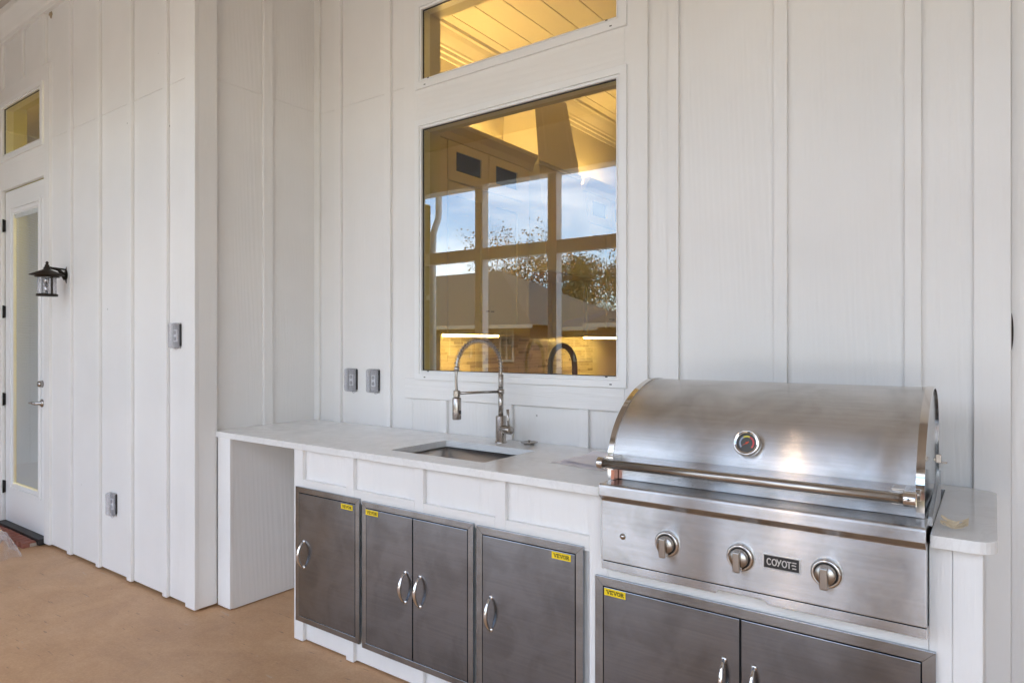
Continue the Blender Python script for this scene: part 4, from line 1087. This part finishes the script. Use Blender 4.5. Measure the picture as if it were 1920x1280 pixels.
# ------------------------------------------------------------------ neighbourhood (mirrored in the window glass)
def hip_house(label, x0, x1, y0, y1, ze, zr, roofm, wallm='brick_far', wins=()):
    """footprint x0..x1, y0..y1 (y1 nearest the porch); eave ze, ridge zr"""
    h = T('neighbour_house', label, 'house', ((x0 + x1) / 2, (y0 + y1) / 2, -.3), 'neighbouring houses mirrored in the window')
    box('wall', M[wallm], h, x0 + .5, x1 - .5, y0 + .5, y1 - .5, -.3, ze)
    d = (y1 - y0) / 2; ym = (y0 + y1) / 2; rx0, rx1 = x0 + d, x1 - d
    if rx1 < rx0: rx0 = rx1 = (x0 + x1) / 2
    b = B(); v = [b.m.verts.new(p) for p in ((x0, y0, ze), (x1, y0, ze), (x1, y1, ze), (x0, y1, ze), (rx0, ym, zr), (rx1, ym, zr))]
    for q in ((0, 1, 5, 4), (2, 3, 4, 5), (3, 0, 4), (1, 2, 5), (3, 2, 1, 0)): b.m.faces.new([v[i] for i in q])
    b.put('roof', M[roofm], h)
    b = B(); b.box(x0, x1, y1 + .001, y1 + .05, ze - .18, ze + .02); b.box(x0, x1, y0 - .05, y0 - .001, ze - .18, ze + .02); b.put('fascia', M['fascia'], h)
    for wx, ww_, wz, wh in wins:
        f = bpy.data.objects.new('window', None); COL.objects.link(f); f.parent = h; lo = Vector((wx, y1 - .5, wz)); f.location = lo - Vector(h['_w']); f['_w'] = tuple(lo)
        b = B(); ring(b, wx, wx + ww_, wz, wz + wh, .09, y1 - .499, y1 - .44); b.box(wx + ww_ / 2 - .03, wx + ww_ / 2 + .03, y1 - .495, y1 - .45, wz + .09, wz + wh - .09)
        b.box(wx + .09, wx + ww_ - .09, y1 - .493, y1 - .455, wz + wh / 2 - .03, wz + wh / 2 + .03); b.put('frame', M['fascia'], f)
        box('pane', M['badge'], f, wx + .09, wx + ww_ - .09, y1 - .498, y1 - .49, wz + .09, wz + wh - .09)
    return h
hip_house('brick house with a large grey hip roof, mirrored at left in the window', -44, -18.6, -38, -22.0, 2.4, 6.3, 'shingle', wins=((-24.5, 1.6, .7, 1.4), (-21.0, .9, .5, 1.7), (-28.5, 1.6, .7, 1.4)))
hip_house('low brick house with dark roof, mirrored between the two larger houses', -20.5, -13.5, -34, -24.5, 2.3, 3.5, 'shingle_dark', wins=((-18.0, 1.5, .5, 1.5), (-16.0, .9, .5, 1.5)))
hip_house('brick house with brown grey roof, mirrored at right in the window', -16.0, 6, -36, -22.5, 2.4, 6.6, 'shingle', wins=((-14.0, 1.6, .6, 1.4), (-10, 1.6, .6, 1.4)))

def tree(x, y, h, r, leaf, label, nl=4200):
    t_ = T('tree', label, 'tree', (x, y, -.3), 'trees behind the neighbouring houses')
    b = B(); tips = []
    b.tube([(x, y, -.3), (x + .1, y, h * .22), (x - .05, y, h * .42)], [.22, .16, .12], 8)
    def br(p, d, ln_, rad, lev):
        q = p + d * ln_ * .5 + Vector((random.uniform(-.1, .1), random.uniform(-.1, .1), .05)) * ln_; e = q + (d + Vector((0, 0, .18))).normalized() * ln_ * .5
        b.tube([p, q, e], [rad, rad * .75, rad * .5], 5, caps=False); tips.append(e); tips.append(q)
        if lev > 0:
            for _ in range(3 if lev > 1 else 4):
                a = random.uniform(0, 2 * PI); dd = (d + Vector((math.cos(a), math.sin(a), random.uniform(-.1, .6))) * .75).normalized()
                br(e if random.random() < .6 else q, dd, ln_ * random.uniform(.55, .78), rad * .5, lev - 1)
    for k in range(6):
        a = 2 * PI * k / 6 + random.uniform(-.3, .3); d = Vector((math.cos(a) * .6, math.sin(a) * .6, random.uniform(.6, 1.2))).normalized()
        br(Vector((x, y, h * random.uniform(.22, .42))), d, h * .30, .07, 3)
    b.put('trunk', M['bark'], t_)
    b = B()
    for _ in range(nl):
        c = random.choice(tips); p = c + Vector((random.gauss(0, r * .09), random.gauss(0, r * .09), random.gauss(0, r * .09)))
        s_ = random.uniform(.06, .16); u = Vector((random.gauss(0, 1), random.gauss(0, 1), random.gauss(0, 1))).normalized(); w_ = u.cross(Vector((random.gauss(0, 1), random.gauss(0, 1), random.gauss(0, 1)))).normalized()
        b.poly([p + u * s_, p + w_ * s_ * .6, p - u * s_, p - w_ * s_ * .6])
    b.put('crown', M[leaf], t_)
for a in ((-34, -42, 11.5, 4, 'leaf_a', 'sparse bare tree with rust leaves, tallest above the roofs', 900), (-30.5, -41, 9.5, 3.5, 'leaf_a', 'rust leaved tree right of the tallest bare tree', 2800),
          (-27.5, -43, 8.6, 3.5, 'leaf_b', 'dull green tree in the middle of the mirrored tree row', 3000), (-25, -40, 7.8, 3, 'leaf_b', 'low dull green tree near the right house', 3000), (-22.5, -44, 8.2, 3.2, 'leaf_a', 'rust leaved tree behind the right house', 2800),
          (-37.5, -44, 9.0, 3.4, 'leaf_b', 'green tree behind the left house roof', 2800)):
    tree(*a)

# ------------------------------------------------------------------ two people behind the camera (dark bands in the steel)
M['navy'] = mat('dark clothes', (.022, .022, .028), .85); M['skin'] = mat('skin', (.42, .26, .19), .5); M['hair'] = mat('dark hair', (.03, .02, .015), .7)
def person(x, y, yaw, label, arm_out):
    # joints: x right, y forward, z up; radii per joint
    J = [((0, 0, .95), .13), ((0, .01, 1.12), .125), ((0, .01, 1.32), .145), ((0, 0, 1.45), .10), ((0, .01, 1.53), .052), ((0, .03, 1.62), .075), ((0, .03, 1.70), .080),
         ((.10, 0, .88), .098), ((.12, .02, .50), .062), ((.12, -.01, .12), .045), ((.12, .12, .05), .036),
         ((-.10, 0, .88), .098), ((-.12, .04, .50), .062), ((-.13, 0, .12), .045), ((-.14, .13, .05), .036),
         ((.19, 0, 1.43), .062), ((.25, .02, 1.15), .046), ((.22, .20 * arm_out, 1.02 + .1 * arm_out), .034), ((.20, .28 * arm_out, 1.02 + .16 * arm_out), .028),
         ((-.19, 0, 1.43), .062), ((-.25, .0, 1.15), .046), ((-.23, .08, .92), .034), ((-.22, .11, .84), .028)]
    E_ = [(0, 1), (1, 2), (2, 3), (3, 4), (4, 5), (5, 6), (0, 7), (7, 8), (8, 9), (9, 10), (0, 11), (11, 12), (12, 13), (13, 14), (3, 15), (15, 16), (16, 17), (17, 18), (3, 19), (19, 20), (20, 21), (21, 22)]
    base = thing('person', label, 'person', (x, y, FZ)); base.rotation_euler.z = yaw
    bm_ = bmesh.new(); lay = bm_.verts.layers.skin.verify(); vv = []
    for k, j in enumerate(J):
        q = bm_.verts.new(j[0]); q[lay].radius = (j[1], j[1] * (.78 if k < 4 else 1)); q[lay].use_root = (k == 0); vv.append(q)
    for a_, c_ in E_: bm_.edges.new((vv[a_], vv[c_]))
    me = bpy.data.meshes.new('body'); bm_.to_mesh(me); bm_.free()
    o_ = link('body', me, M['navy'], base)
    o_.modifiers.new('skin', 'SKIN').use_smooth_shade = True
    sb = o_.modifiers.new('sub', 'SUBSURF'); sb.levels = 2; sb.render_levels = 2
    b = B(); b.lathe([(0, -.11), (.045, -.105), (.066, -.06), (.074, 0), (.072, .06), (.045, .10), (0, .112)], (0, .035, 1.67), seg=20)
    b.lathe([(0, .018), (.010, .012), (.013, 0)], (0, .108, 1.655), (0, 1, -.3), 10)
    for sx in (-1, 1): b.lathe([(0, .02), (.012, .012), (.016, 0)], (sx * .072, .03, 1.665), (sx, 0, 0), 10)
    b.put('face', M['skin'], base)
    b = B(); b.lathe([(.079, -.02), (.083, .03), (.072, .085), (.04, .118), (0, .125)], (0, .022, 1.67), (0, -.25, 1), 20); b.put('hair', M['hair'], base)
    for sx, hx_ in ((1, 18), (-1, 22)):
        p0 = Vector(J[hx_][0]); dd = (p0 - Vector(J[hx_ - 1][0])).normalized(); sd_ = Vector((0, 0, 1)).cross(dd).normalized() if abs(dd.z) < .9 else Vector((0, 1, 0))
        b = B(); b.tube([p0, p0 + dd * .05, p0 + dd * .085], [.024, .034, .030], 10)
        for q in range(4): b.tube([p0 + dd * .08 + sd_ * (.018 * (q - 1.5)), p0 + dd * (.12 + .01 * (q in (1, 2))) + sd_ * (.019 * (q - 1.5)) + Vector((0, .006, 0)), p0 + dd * (.15 + .012 * (q in (1, 2))) + sd_ * (.018 * (q - 1.5)) + Vector((0, .02, 0))], [.009, .0085, .007], 7)
        b.tube([p0 + dd * .03 + sd_ * .026, p0 + dd * .065 + sd_ * .052, p0 + dd * .10 + sd_ * .055], [.011, .010, .008], 7)
        b.put('hand', M['skin'], base)
person(-.50, -.52, R(-5), 'person in dark clothes standing closer to the right end of the porch, hands forward', 1.0)
person(-1.68, -.62, R(8), 'person in dark clothes standing nearer the hanging lantern, arms lowered', .35)

# clean up helper marks
for o in bpy.data.objects:
    if '_w' in o: del o['_w']
